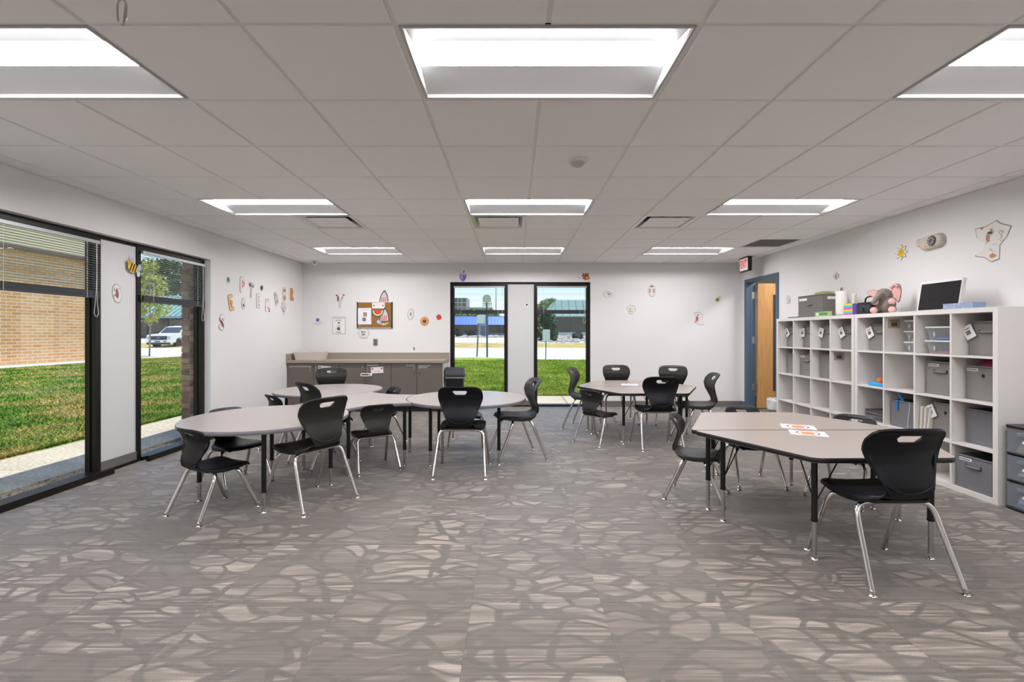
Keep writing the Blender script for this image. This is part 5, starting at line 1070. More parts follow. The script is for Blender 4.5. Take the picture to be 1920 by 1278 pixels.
decor('paper_acorn', 'purple paper acorn above the window by the waste bin', 'cutout', 'back', 868, 517.5, [('nut', [(-0.062, 0.02), (-0.055, -0.04), (-0.02, -0.085), (0, -0.095), (0.02, -0.085), (0.055, -0.04), (0.062, 0.02)], '#7a6ac0', 0), ('nut_shine', blob(0.02, 0.035, -0.02, -0.02, 3), '#b9aee2', 1), ('cap', [(-0.075, 0.02), (-0.06, 0.055), (0, 0.065), (0.06, 0.055), (0.075, 0.02)], '#cfcbdc', 1), ('stem', [(-0.006, 0.06), (0.01, 0.06), (0.035, 0.095), (0.02, 0.1)], '#3f3a44', 2)], 0, wg)  # the nut carries a paler violet patch
def maple(s): return [(x * s, y * s) for x, y in [(0, 0.09), (0.02, 0.05), (0.045, 0.06), (0.04, 0.03), (0.085, 0.03), (0.06, 0.0), (0.075, -0.02), (0.03, -0.03), (0.03, -0.06), (0, -0.045), (-0.03, -0.06), (-0.03, -0.03), (-0.075, -0.02), (-0.06, 0.0), (-0.085, 0.03), (-0.04, 0.03), (-0.045, 0.06), (-0.02, 0.05)]]
decor('paper_leaf', 'orange and red paper maple leaf at the corner of the window with the evergreen', 'cutout', 'back', 1098, 519, [('paper', maple(0.95), '#b0523a', 0), ('colouring', blob(0.025, 0.025, 0.03, 0.0, 3), '#e8962e', 1), ('colouring', blob(0.016, 0.02, -0.03, 0.01, 4), '#8a6a9a', 1), ('stem', [(-0.05, -0.05), (-0.045, -0.056), (-0.1, -0.085), (-0.105, -0.078)], '#8a5a4a', 1)], -35, wg)
decor('paper_bird', 'white paper bird with blue and tan marks right of the windows', 'cutout', 'back', 1139, 551.5, [('paper', blob(0.085, 0.05, 0, 0, 8, 16, 0.2), '#e2e0de', 0), ('colouring', [(-0.01, 0.01), (0.03, -0.02), (0.07, 0.03), (0.03, 0.0)], '#5a6aa8', 1), ('colouring', blob(0.018, 0.014, 0.01, 0.015, 3), '#d0a070', 2)], 0, wg)
decor('paper_chick', 'white paper cutout with a yellow patch right of the windows', 'cutout', 'back', 1184, 579, [('paper', blob(0.07, 0.075, 0, 0, 9, 14, 0.25), '#e2e0dd', 0), ('colouring', blob(0.022, 0.02, -0.022, 0.0, 3), '#e8c22e', 1), ('colouring', rrect(-0.018, -0.045, 0.05, 0.018, 0.006), '#e8c22e', 1)] + [('pen_line', s_, '#a9a5a2', 2) for s_ in scrib(6, 0.05, 0.05, 30)], 0, wg)
decor('paper_football', 'brown and white paper football high on the back wall', 'cutout', 'back', 1222, 545, [('paper', circ(0.062, 0.10), '#e0ddda', 0), ('band', circ(0.026, 0.012, cy=0.075), '#7a4a36', 1), ('band', rrect(-0.034, 0.0, 0.018, 0.07, 0.006), '#a8684a', 1), ('band', rrect(0.034, 0.0, 0.018, 0.07, 0.006), '#a8684a', 1)], 0, wg)
decor('paper_scarecrow', 'red and white paper scarecrow low on the back wall', 'cutout', 'back', 1308.5, 597, [('paper', [(-0.06, 0.10), (0.03, 0.11), (0.09, 0.06), (0.07, -0.03), (0.1, -0.10), (0.03, -0.11), (-0.05, -0.06), (-0.03, 0.02)], '#e2dfdc', 0), ('colouring', blob(0.02, 0.05, -0.015, 0.0, 4), '#cf5a50', 1), ('colouring', blob(0.014, 0.008, 0.0, 0.065, 5), '#3a3634', 2)] + [('pen_line', s_, '#a56a64', 2) for s_ in scrib(6, 0.05, 0.07, 31)], 0, wg)
decor('paper_corn', 'small yellow and green paper corn cob on the back wall', 'cutout', 'back', 1346.5, 560, [('cob', circ(0.018, 0.04, cy=0.02, n=16), '#e6bb2e', 0), ('husk', [(-0.03, -0.045), (0.0, -0.05), (0.03, -0.03), (0.018, 0.015), (0, -0.01), (-0.02, 0.02)], '#5a8f4a', 1)], -38, wg)
decor('paper_sticker', 'small round dark sticker on the panel between the back windows', 'sticker', 'back', 988, 571, [('paper', circ(0.03, n=18), '#ece9e6', 0), ('printed_picture', blob(0.018, 0.018, 0, 0, 3), '#4a4a46', 1)], 0, None, Vector(((988 - CU) / FPX * 8.28, YB + 0.0545, 1.27 + 54 / FPX * 8.28)))
# right wall
decor('paper_leaf', 'small reddish outlined paper leaf above the paper towel roll', 'cutout', 'right', 1568, 518, [('paper', maple(0.6), '#d3c6c2', 0), ('colouring', blob(0.012, 0.022, 0.0, 0.0, 3), '#c07a76', 1)], 0, wg)
decor('paper_sunflower', 'yellow paper sunflower with dark tips below the alarm unit', 'cutout', 'right', 1690.5, 473, [('petal', star(8, 0.082, 0.05), '#3f3a38', 0), ('petal', star(8, 0.075, 0.048), '#ecebe6', 0.9), ('flower', blob(0.045, 0.045, 0, 0, 4), '#e6c22e', 2), ('centre', blob(0.02, 0.02, 0, 0, 5), '#d8a822', 3)], 0, wg)
decor('paper_nest', 'small uncoloured paper drawing beside the grey storage box', 'cutout', 'right', 1478, 562, [('paper', blob(0.055, 0.055, 0, 0, 4, 12, 0.15), '#d9d6d4', 0)] + [('pen_line', s_, '#a39e9b', 1) for s_ in scrib(7, 0.035, 0.035, 41)], 0, wg)
pa = [('paper', [(-0.13, 0.05), (-0.145, 0.13), (-0.06, 0.13), (0.03, 0.16), (0.06, 0.13), (0.14, 0.09), (0.11, 0.02), (0.055, -0.04), (0.05, -0.15), (-0.01, -0.165), (-0.07, -0.12), (-0.14, -0.10), (-0.145, -0.085), (-0.08, -0.06), (-0.06, 0.0)], '#e3e0dd', 0),
      ('colouring', blob(0.02, 0.012, -0.02, 0.075, 3), '#3a3432', 1), ('colouring', blob(0.012, 0.012, -0.01, 0.095, 4), '#d08a4a', 2), ('colouring', blob(0.016, 0.03, -0.04, 0.03, 5), '#c77a70', 1), ('colouring', blob(0.026, 0.018, 0.0, -0.12, 6), '#c98a52', 1), ('colouring', blob(0.012, 0.01, -0.09, 0.125, 7), '#c05a3a', 1)]
decor('paper_animal', 'white paper animal cutout with pencil lines beside the alarm unit', 'cutout', 'right', 1862, 452, pa + [('pen_line', s_, '#9c948f', 1.5) for s_ in scrib(16, 0.08, 0.10, 51, 0.003)], 0, wg)
# emergency light / horn
p = wall_at('right', 1752, 453); o = empty('alarm_unit', p); o.rotation_euler = (WM['right'] @ Matrix.Rotation(R(5), 3, 'Z')).to_euler(); tag(o, 'beige rounded alarm light unit with a round grille high on the wall', 'alarm')
b = MB(); rows = []
for d, z in ((0.0, 0.0), (0.0, 0.03), (0.006, 0.045), (0.02, 0.054), (0.045, 0.057)):
    rr_ = rrect(0, 0, 0.245 - 2 * d, 0.125 - 2 * d, 0.055 - min(d, 0.03), 6); rows.append([Vector((x, y_, z)) for x, y_ in rr_ + rr_[:1]])
b.grid(rows); b.add([v_ for v_ in rows[-1][:-1]], [tuple(range(len(rows[-1]) - 1))]); b.build('housing', mat('beige_plastic', '#cfc5b8', 0.45), o, smooth=True)
MB().lathe([(0.046, 0.05), (0.048, 0.058), (0.04, 0.066), (0.012, 0.068)], 26, Matrix.Translation((0.035, 0.0, 0))).build('grille', mat('grille_dark', '#5e5a58', 0.5), o, smooth=True)
for k in range(8): MB().rbox(-0.004, 0.004, 0.018, 0.038, 0.064, 0.071, 0.002, 1, Matrix.Translation((0.035, 0, 0)) @ Matrix.Rotation(k * pi / 4, 4, 'Z')).build('grille_bar', mat('beige_plastic', '#cfc5b8', 0.45), o)
MB().rbox(-0.165, -0.118, -0.03, 0.045, 0.0, 0.035, 0.01, 2, Matrix.Rotation(R(-8), 4, 'Z')).build('side_lamp', mat('beige_plastic', '#cfc5b8', 0.45), o); MB().ell((-0.035, -0.035, 0.055), 0.006, 0.006, 0.005, 10, 6).build('indicator', mat('led_red', '#d83030', 0.4, emit='#ff2a20', es=1.0), o, smooth='all')
# exit sign hanging from the ceiling, facing the left wall
o = empty('exit_sign', (3.674, 7.58, ZC - 0.002)); o.rotation_euler = WM['right'].to_euler(); tag(o, 'black boxed exit sign with red letters by the door', 'exit sign')
MB().box(-0.145, 0.145, -0.235, -0.012, -0.06, -0.002).box(-0.09, 0.09, -0.012, 0.0, -0.05, -0.01).build('housing', m_blackp, o); MB().box(-0.13, 0.13, -0.222, -0.03, -0.002, 0.0).build('face', mat('sign_face', '#dfe0dc', 0.5, emit='#ffffff', es=0.15), o)
me = text_mesh('EXIT', 0.135, mat('sign_red', '#e02a2a', 0.5, emit='#ff1a1a', es=0.5), 0.0006, 0.003); link('lettering', me, o, (0, -0.126, 0.0008)); 
for v_ in me.vertices: v_.co.x *= 0.72; v_.co.y *= 1.25

# ================================================================== OUTSIDE
GZ = -0.05
def ground_mat(name, cols, scale, rough=0.95, extra=None):
    m = bpy.data.materials.new(name); m.use_nodes = True; nt = m.node_tree; b = nt.nodes['Principled BSDF']; g = nd(nt, 'ShaderNodeNewGeometry')
    mp_ = nd(nt, 'ShaderNodeMapping'); nt.links.new(g.outputs['Position'], mp_.inputs[0]); mp_.inputs['Scale'].default_value = (1, 1, 0.02)
    n1 = nd(nt, 'ShaderNodeTexNoise'); n1.inputs['Scale'].default_value = scale; n1.inputs['Detail'].default_value = 5; n1.inputs['Roughness'].default_value = 0.65; nt.links.new(mp_.outputs[0], n1.inputs['Vector'])
    r = nd(nt, 'ShaderNodeValToRGB'); nt.links.new(n1.outputs['Fac'], r.inputs[0]); cr = r.color_ramp
    cr.elements[0].position = cols[0][0]; cr.elements[0].color = (*hx(cols[0][1]), 1); cr.elements[1].position = cols[-1][0]; cr.elements[1].color = (*hx(cols[-1][1]), 1)
    for p_, c_ in cols[1:-1]: e = cr.elements.new(p_); e.color = (*hx(c_), 1)
    n2 = nd(nt, 'ShaderNodeTexNoise'); n2.inputs['Scale'].default_value = scale * 22; n2.inputs['Detail'].default_value = 4; nt.links.new(mp_.outputs[0], n2.inputs['Vector'])
    k = nd(nt, 'ShaderNodeMapRange'); nt.links.new(n2.outputs['Fac'], k.inputs[0]); k.inputs[1].default_value = 0.3; k.inputs[2].default_value = 0.7; k.inputs[3].default_value = 0.65; k.inputs[4].default_value = 1.25
    gc = nd(nt, 'ShaderNodeCombineColor'); [nt.links.new(k.outputs[0], gc.inputs[i]) for i in range(3)]
    nt.links.new(mixc(nt, 1.0, r.outputs[0], gc.outputs[0], 'MULTIPLY'), b.inputs['Base Color']); b.inputs['Roughness'].default_value = rough; b.inputs['Specular IOR Level'].default_value = 0.2
    MATS[name] = m; return m
m_lawn = ground_mat('lawn_grass', [(0.36, '#4f7a27'), (0.48, '#7a923c'), (0.55, '#a69c56'), (0.65, '#bba771')], 0.75)
m_lawn2 = ground_mat('lawn_grass_green', [(0.36, '#6f9128'), (0.50, '#93a63c'), (0.64, '#adb456')], 0.8)
m_conc = ground_mat('concrete_walk', [(0.3, '#b9ad9c'), (0.7, '#c9beae')], 1.5)
m_road = ground_mat('pale_road', [(0.3, '#c9c6c2'), (0.7, '#d6d3d0')], 0.3)
m_dry = ground_mat('dry_verge', [(0.3, '#8f8f45'), (0.5, '#b5a266'), (0.7, '#cbb98c')], 0.7)
def flat(name, pts, m, label=None, cat_=None): q = MB().add(pts, [tuple(range(len(pts)))]).build(name, m); struct(q); return q
flat('lawn_side', [(x, y, GZ) for x, y in ((-19.4, -12), (-5.3, -12), (-5.3, 9.95), (-5.3, 28.2), (-8, 28.4), (-62, 28.4), (-62, 24.5), (-19.4, 24.5))], m_lawn)
flat('lawn_rear', [(x, y, GZ) for x, y in ((-5.3, 9.95), (30, 9.95), (30, 22.3), (3, 23.8), (-0.6, 25.2), (-3.4, 27.9), (-5.3, 28.2))], m_lawn2)
flat('road', [(-120, 18, -0.09), (90, 18, -0.09), (90, 40, 0.02), (-120, 40, 0.02)], m_road)
flat('verge', [(-120, 40, 0.06), (90, 40, 0.06), (90, 46, 0.37), (-120, 46, 0.37)], m_dry)
flat('far_road', [(-120, 46, 0.36), (90, 46, 0.36), (90, 58, 0.78), (-120, 58, 0.78)], m_road)
flat('far_ground', [(-200, 58, 0.77), (160, 58, 0.77), (160, 64, 1.0), (160, 260, 1.6), (-200, 260, 1.6), (-200, 64, 1.0)], m_dry)
wk = empty('walkway'); struct(wk)
def slab(x0, x1, y0, y1): MB().rbox(x0 + 0.006, x1 - 0.006, y0 + 0.006, y1 - 0.006, GZ - 0.08, GZ + 0.012, 0.012, 2).build('concrete_slab', m_conc, wk)
for k in range(11): slab(-5.3, -4.2, -4 + 1.2 * k + 0.15, -4 + 1.2 * (k + 1) + 0.15)
for k in range(12): slab(-4.2 + 1.3 * k, -4.2 + 1.3 * (k + 1), 8.63, 9.95)
struct(MB().box(-4.2, -3.83, -4, 8.63, -0.2, GZ - 0.02).build('gravel_bed', mat('gravel_soil', '#857767', 0.95)))
rg = random.Random(11); b = MB()
for k in range(1500):
    x, y = rg.uniform(-4.18, -3.86), rg.uniform(2.4, 5.72); r_ = rg.uniform(0.011, 0.024)
    M = Matrix.Translation((x, y, GZ - 0.012 + r_ * 0.4)) @ Matrix.Rotation(rg.uniform(0, pi), 4, 'Z') @ Matrix.Diagonal((r_ * rg.uniform(0.8, 1.6), r_, r_ * rg.uniform(0.5, 0.8), 1))
    b.lathe([(0.3, -0.95), (0.9, -0.35), (0.85, 0.45), (0.3, 0.95)], 6, M)
m_peb = mat('pebbles', '#b09a86', 0.8, var=0.5, scale=30); q = b.build('pebble_strip', m_peb, smooth='all'); tag(q, 'strip of tan river pebbles under the tall left windows', 'pebbles', kind='stuff')
# grass blades
def grass(name, label, m, spots, h0):
    v_, f_ = [], []
    for x, y, s in spots:
        a = rg.uniform(0, 2 * pi); w_ = 0.006 * s; h_ = h0 * rg.uniform(0.6, 1.25) * min(1.6, 0.8 + 0.15 * s); lx_, ly_ = rg.uniform(-1.5, 1.5) * h_, rg.uniform(-1.5, 1.5) * h_
        n = len(v_); v_ += [(x - w_ * cos(a), y - w_ * sin(a), GZ), (x + w_ * cos(a), y + w_ * sin(a), GZ), (x + lx_, y + ly_, GZ + h_)]; f_.append((n, n + 1, n + 2))
    me = bpy.data.meshes.new(name); me.from_pydata(v_, [], f_); me.materials.append(m); tag(link(name, me), label, 'grass', kind='stuff')
sp = []
for k in range(120000):
    d = 5.4 + 13.5 * rg.random() ** 1.9; t = rg.uniform(0.33, 1.75); x, y = -d, d * t + 0.4
    if y < 3 or y > 27.8: continue
    sp.append((x, y, 1.0 + d * 0.14))
grass('grass_blades', 'short patchy lawn grass outside the left windows', m_lawn, sp, 0.045)
sp = []
for k in range(70000):
    y = 10.0 + 13.5 * rg.random() ** 1.6; x = rg.uniform(-0.17, 0.19) * y
    if y > 23.6 and x > -1: continue
    sp.append((x, y, 1.0 + y * 0.09))
grass('grass_blades', 'bright green lawn grass outside the back windows', m_lawn2, sp, 0.045)

# own building: brick facing beside the window
m_bk = [mat('brick_brown%d' % k, c_, 0.9, var=0.25, scale=35, bump=0.5, bscale=90) for k, c_ in enumerate(('#8f6d5c', '#a3826f', '#7d6054', '#ae8e7a'))]
m_mort = mat('mortar', '#8b7d74', 0.95)
ow = MB().box(-4.032, -3.88, 5.757, 8.55, GZ - 0.1, 2.66).build('wall_outer', m_mort); struct(ow)
bcache = {}
def brick(x0, x1, y0, y1, z0, k):
    key = (round(x1 - x0, 3), round(y1 - y0, 3), k)
    if key not in bcache: a, c_ = (x1 - x0) / 2, (y1 - y0) / 2; bcache[key] = MB().rbox(-a, a, -c_, c_, 0, 0.057, 0.004, 1).mesh('brick', m_bk[k])
    link('brick', bcache[key], ow, ((x0 + x1) / 2, (y0 + y1) / 2, z0))
z = GZ - 0.06; n = 0
while z < 2.6:
    k = rg.randrange(4)
    if n % 2 == 0: brick(-4.042, -3.885, 5.75, 5.95, z, k)
    else: brick(-4.042, -3.952, 5.75, 5.842, z, k); brick(-3.942, -3.885, 5.75, 5.842, z, (k + 1) % 4)
    z += 0.0677; n += 1
struct(MB().box(-4.04, -3.88, YN - 0.12, WO0 - 0.01, GZ - 0.1, 2.66).build('wall_outer_near', brick_mat('brick_brown_tex', '#7d5f50', '#94766a', '#8b7d74', 0.2, 0.0677, 0.01, 'YZ')))
struct(MB().box(-4.04, BO0 - 0.02, YB + 0.14, YB + 0.38, GZ - 0.1, 2.63).box(BO1 + 0.02, XR + 0.11, YB + 0.14, YB + 0.38, GZ - 0.1, 2.63).build('wall_outer_back', brick_mat('brick_brown_tex2', '#7d5f50', '#94766a', '#8b7d74', 0.2, 0.0677, 0.01, 'XZ')))

# brick neighbour
o = empty('brick_building', (-20.5, 0, 0)); tag(o, 'long tan brick building across the lawn', 'building')
q = MB().box(-34, -20.5, -12, 23.9, GZ, 4.72).build('brick_wall', brick_mat('brick_tan', '#c9905f', '#dca775', '#e2cdb6', 0.42, 0.135, 0.014, 'YZ'), o); q.location = (20.5, 0, 0)
q = MB().box(-34, -20.3, -12.2, 24.1, 4.74, 7.6).build('fascia', mat('fascia_beige', '#d3c3a8', 0.7, var=0.04, scale=2), o); q.location = (20.5, 0, 0)
q = MB().box(-34, -20.25, -12.25, 24.15, 4.70, 4.86).build('shadow_strip', mat('shadow_brown', '#5f4b3c', 0.7), o); q.location = (20.5, 0, 0)  # dark brown strip stands in for the shadow line under the fascia
struct(MB().box(-20.48, -19.4, -12, 24.5, GZ - 0.1, GZ + 0.02).build('path', mat('path_white', '#dcd8d2', 0.9)))

# white pickup
m_tw = mat('truck_white', '#e9e9ea', 0.25, var=0.01, coat=0.6); m_tb = mat('truck_black', '#15171a', 0.45); m_tg = mat('truck_glass', '#39424a', 0.08, var=0.03, coat=0.8); m_tire = mat('tire', '#1c1c1d', 0.85)
# local frame: x = length (front at 0, going back +x), y = width, z up ; placed heading -Y
o = empty('pickup_truck', (-30.35, 40.4, -0.0)); o.rotation_euler = (0, 0, R(90 + 3)); o.location.z = 0.0; tag(o, 'white pickup truck parked beyond the lawn', 'truck')
HWd = 1.0
side = [(0.06, 0.50), (0.0, 0.62), (0.02, 0.95), (0.10, 1.13), (0.35, 1.19), (1.45, 1.27), (1.52, 1.27), (5.75, 1.27), (5.78, 0.6), (5.70, 0.50), (4.95, 0.50), (4.85, 0.78), (4.55, 0.93), (4.25, 0.78), (4.15, 0.50), (1.55, 0.48), (1.45, 0.78), (1.12, 0.95), (0.78, 0.78), (0.68, 0.50)]
def xprism(poly, y0, y1, m, nm, par=None, sm=False):
    n = len(poly); b = MB().add([(x, y0, z) for x, z in poly] + [(x, y1, z) for x, z in poly], [tuple(range(n)), tuple(range(n, 2 * n))[::-1]] + [(i, n + i, n + (i + 1) % n, (i + 1) % n) for i in range(n)]); return b.build(nm, m, par or o, smooth=sm)
xprism(side, -HWd, HWd, m_tw, 'body')
cabv = [(1.42, 1.26, 0.94), (2.12, 1.86, 0.74), (2.5, 1.93, 0.70), (3.3, 1.93, 0.70), (3.62, 1.86, 0.74), (3.78, 1.26, 0.94)]; b = MB(); n = len(cabv)
b.v = [(x, -y_, z) for x, z, y_ in cabv] + [(x, y_, z) for x, z, y_ in cabv]; b.f = [tuple(range(n)), tuple(range(n, 2 * n))[::-1]] + [(i, n + i, n + i + 1, i + 1) for i in range(n - 1)]; b.build('cab', m_tw, o)
def lerpc(t, w_): x = 1.42 + 0.70 * t; return x - 0.012, 1.26 + 0.60 * t + 0.012, (0.94 - 0.2 * t) * w_
b = MB(); P_ = [lerpc(0.10, 0.90), lerpc(0.93, 0.90)]; b.v = [(P_[0][0], -P_[0][2], P_[0][1]), (P_[0][0], P_[0][2], P_[0][1]), (P_[1][0], P_[1][2], P_[1][1]), (P_[1][0], -P_[1][2], P_[1][1])]; b.f = [(0, 1, 2, 3)]; b.build('windshield', m_tg, o, solid=0.008)
for s in (-1, 1):
    for a0, a1 in ((1.75, 2.55), (2.65, 3.5)): 
        yy = lambda z: (0.94 - 0.2 * (z - 1.26) / 0.6) * s + 0.006 * s
        MB().add([(a0 + 0.05, yy(1.34), 1.34), (a1, yy(1.34), 1.34), (a1 - 0.1, yy(1.78), 1.78), (max(a0 + 0.05, 2.1), yy(1.78), 1.78)], [(0, 1, 2, 3)]).build('side_window', m_tg, o, solid=0.006)
    MB().rbox(1.62, 1.78, s * 1.0 - 0.02 if s > 0 else -1.24, 1.24 if s > 0 else -0.98, 1.24, 1.45, 0.03).build('mirror', m_tb, o)
    for xw in (1.12, 4.55):
        w_ = MB().lathe([(0.26, -0.13), (0.38, -0.13), (0.40, -0.08), (0.40, 0.08), (0.38, 0.13), (0.26, 0.13)], 28, Matrix.Translation((xw, s * 0.87, 0.40)) @ Matrix.Rotation(R(90), 4, 'X')).build('wheel', m_tire, o, smooth=True)
        MB().lathe([(0.26, -0.06), (0.25, 0.06)], 24, Matrix.Translation((xw, s * 0.90, 0.40)) @ Matrix.Rotation(R(90), 4, 'X')).build('rim', m_steel, w_, smooth=True)
        for k in range(6): MB().box(-0.025, 0.025, 0.05, 0.24, -0.01, 0.01, Matrix.Translation((xw, s * 0.975, 0.40)) @ Matrix.Rotation(R(90), 4, 'X') @ Matrix.Rotation(k * pi / 3, 4, 'Z')).build('spoke', plain('#d8d8da', 0.3), w_)
    MB().rbox(-0.012, 0.2, s * 0.86 - 0.13, s * 0.86 + 0.13, 0.80, 1.05, 0.03).build('headlight', mat('headlight', '#b9bcc0', 0.12, coat=0.6), o)
gr = MB().rbox(-0.03, 0.06, -0.70, 0.70, 0.72, 1.06, 0.02).build('grille', m_tb, o)
for z in (0.80, 0.88, 0.97): MB().box(-0.045, -0.03, -0.66, 0.66, z - 0.012, z + 0.012).build('grille_bar', plain('#4a4d52', 0.4), gr)
MB().prism(circ(0.15, 0.06, n=24), 0, 0.02, Matrix.Translation((-0.045, 0, 0.90)) @ Matrix.Rotation(R(-90), 4, 'Y') @ Matrix.Rotation(R(90), 4, 'Z')).build('badge', plain('#c9ced8', 0.3), gr); MB().prism(circ(0.135, 0.048, n=24), 0.02, 0.026, Matrix.Translation((-0.045, 0, 0.90)) @ Matrix.Rotation(R(-90), 4, 'Y') @ Matrix.Rotation(R(90), 4, 'Z')).build('badge_field', plain('#27407a', 0.3), gr)
bp = MB().rbox(-0.12, 0.12, -0.99, 0.99, 0.50, 0.70, 0.04).build('bumper', m_tw, o); MB().rbox(-0.10, 0.15, -0.92, 0.92, 0.33, 0.50, 0.03).build('valance', m_tb, bp)
for y_ in (-0.62, 0.0, 0.62): MB().box(-0.126, -0.12, y_ - (0.10 if y_ else 0.22), y_ + (0.10 if y_ else 0.22), 0.545, 0.64).build('bumper_opening', m_tb, bp)
MB().rbox(2.6, 3.0, -0.4, 0.4, 1.93, 1.97, 0.03).build('roof_bar', m_tw, o)

# foliage
def leaf_mat(name, c1, c2):
    m = mat(name, c1, 0.7, var=0.5, scale=1.5); return m
m_lfy, m_lfg, m_lfd = leaf_mat('leaf_yellowgreen', '#a9b04e', ''), leaf_mat('leaf_green', '#5f7a3a', ''), leaf_mat('leaf_dark', '#3a5236', '')
m_bark = mat('bark', '#9a8f83', 0.9, var=0.2)
def crown(b, c, rad, n, s, shell=0.5):
    for k in range(n):
        while True:
            v_ = Vector((rg.uniform(-1, 1), rg.uniform(-1, 1), rg.uniform(-1, 1)))
            if shell < v_.length < 1: break
        p = Vector(c) + Vector((v_.x * rad[0], v_.y * rad[1], v_.z * rad[2])); d1 = Vector((rg.uniform(-1, 1), rg.uniform(-1, 1), rg.uniform(-1, 1))).normalized(); d2 = d1.orthogonal().normalized(); q = s * rg.uniform(0.6, 1.2)
        b.add([p - d1 * q, p + d2 * q * 0.5, p + d1 * q, p - d2 * q * 0.5], [(0, 1, 2, 3)])
    return b
def raw(b, name, m, parent):
    me = bpy.data.meshes.new(name); me.from_pydata(b.v, [], b.f); me.materials.append(m); return link(name, me, parent)
def tree(x, y, z, h, rad, label, m, trunk=0.07, n=1400, s=0.16, blobs=None, group=None, name='tree'):
    o = empty(name, (x, y, z)); tag(o, label, 'tree' if name == 'tree' else 'shrub', group)
    b = MB(); b.tube([(0, 0, 0), (0.05, 0, h * 0.35), (0, 0.04, h * 0.8)], [trunk, trunk * 0.8, trunk * 0.35], 8)
    for k in range(5): a = k * 1.3; b.tube([(0.03, 0, h * (0.3 + 0.08 * k)), (0.03 + rad * 0.6 * cos(a), rad * 0.6 * sin(a), h * (0.5 + 0.09 * k))], [trunk * 0.5, trunk * 0.15], 6)
    b.build('trunk', m_bark, o, smooth='all')
    b = MB()
    for cx, cy, cz, r0, r1, k in (blobs or [(0, 0, 0.62, 1, 0.36, 1)]): crown(b, (cx * rad, cy * rad, cz * h), (r0 * rad, r0 * rad, r1 * h), int(n * k), s)
    raw(b, 'crown', m, o)
tree(-21.1, 27.4, GZ, 5.6, 0.8, 'slender young tree with pale yellow green leaves on the lawn', m_lfy, 0.045, 420, 0.12, [(0, 0, 0.45, 0.8, 0.13, 0.4), (0.2, 0, 0.7, 1.0, 0.2, 0.8), (-0.1, 0.1, 0.9, 0.6, 0.12, 0.4), (-0.8, 0, 0.5, 0.5, 0.1, 0.2), (0.9, 0.2, 0.5, 0.5, 0.09, 0.2)])
far = 'trees behind the far buildings'
for x, y, h, r_, lab, mm in ((-63, 84, 14, 5, 'tall dark green tree behind the teal metal roof', m_lfd), (-50, 78, 11, 4.2, 'broad dark green tree behind the teal metal roof', m_lfd), (-78, 82, 12, 4.5, 'grey green tree behind the teal metal roof', m_lfg), (-8, 92, 5.2, 5.5, 'low rounded tree behind the blue canopy building', m_lfg), (-22, 98, 5.6, 6, 'wide rounded tree far behind the blue canopy', m_lfg), (6.2, 86, 6.8, 2.2, 'pale green tree beside the mansard roof', m_lfg), (3.6, 100, 6.8, 2.6, 'small pale green tree far behind the evergreen shrub', m_lfy)):
    tree(x, y, 1.0, h, r_, lab, mm, 0.25, 2600, 0.42, [(0, 0, 0.6, 1, 0.36, 0.7), (0.35, 0, 0.75, 0.6, 0.22, 0.3)], far)
o = empty('evergreen_shrub', (3.35, 49.5, 0.45)); tag(o, 'big rounded evergreen shrub beside the mansard building', 'shrub'); b = MB()
for cx, cz, rx, rz in ((-0.4, 1.4, 0.9, 1.4), (0.35, 1.7, 0.85, 1.5), (0.0, 2.3, 0.75, 0.95), (0.75, 0.9, 0.5, 0.9)): crown(b, (cx, 0, cz), (rx, 0.8, rz), 900, 0.16, 0.6)
raw(b, 'foliage', m_lfd, o); MB().tube([(0, 0, -0.1), (0, 0, 1.6)], 0.09, 8).build('stem', m_bark, o)
def bush(px, py, d, r_, lab):
    p = dep(px, py, d); o = empty('dark_bush', (p.x, d, p.z - r_ * 0.9)); tag(o, lab, 'shrub', 'dark rounded bushes by the far building'); raw(crown(MB(), (0, 0, r_), (r_ * 1.15, r_, r_), 500, 0.12, 0.6), 'foliage', mat('leaf_dusky', '#33363a', 0.8, var=0.4), o); MB().tube([(0, 0, -0.1), (0, 0, r_)], 0.05, 6).build('stem', m_bark, o)
bush(1083, 631, 53, 0.55, 'dark round bush in front of the low white wall'); bush(861, 627, 59.5, 0.4, 'dark round bush left of the leaning sign post'); bush(884, 625.5, 60, 0.5, 'larger dark bush beside the leaning sign post'); bush(846, 625, 61, 0.6, 'blue grey bush at the edge of the blue canopy building')
b = MB()
for k in range(420):
    x, y = rg.uniform(2.2, 14), rg.uniform(46.3, 60.5); r_ = rg.uniform(0.1, 0.3); zz = 0.36 + (y - 46) * 0.038
    b.lathe([(0.3, -0.9), (0.95, -0.3), (0.85, 0.45), (0.35, 0.9)], 6, Matrix.Translation((x, y, zz)) @ Matrix.Rotation(rg.uniform(0, 3), 4, 'Z') @ Matrix.Diagonal((r_ * 1.4, r_, r_ * 0.8, 1)))
for k in range(220):
    x, y = rg.uniform(-9, 0), rg.uniform(57.8, 61); r_ = rg.uniform(0.1, 0.28)
    b.lathe([(0.3, -0.9), (0.95, -0.3), (0.85, 0.45), (0.35, 0.9)], 6, Matrix.Translation((x, y, 0.8 + (y - 58) * 0.04)) @ Matrix.Rotation(rg.uniform(0, 3), 4, 'Z') @ Matrix.Diagonal((r_ * 1.4, r_, r_ * 0.8, 1)))
q = b.build('rock_bed', mat('rocks_grey', '#a8a19b', 0.85, var=0.4, scale=1.5), smooth=False); tag(q, 'bed of grey landscaping rocks before the far buildings', 'rocks', kind='stuff')

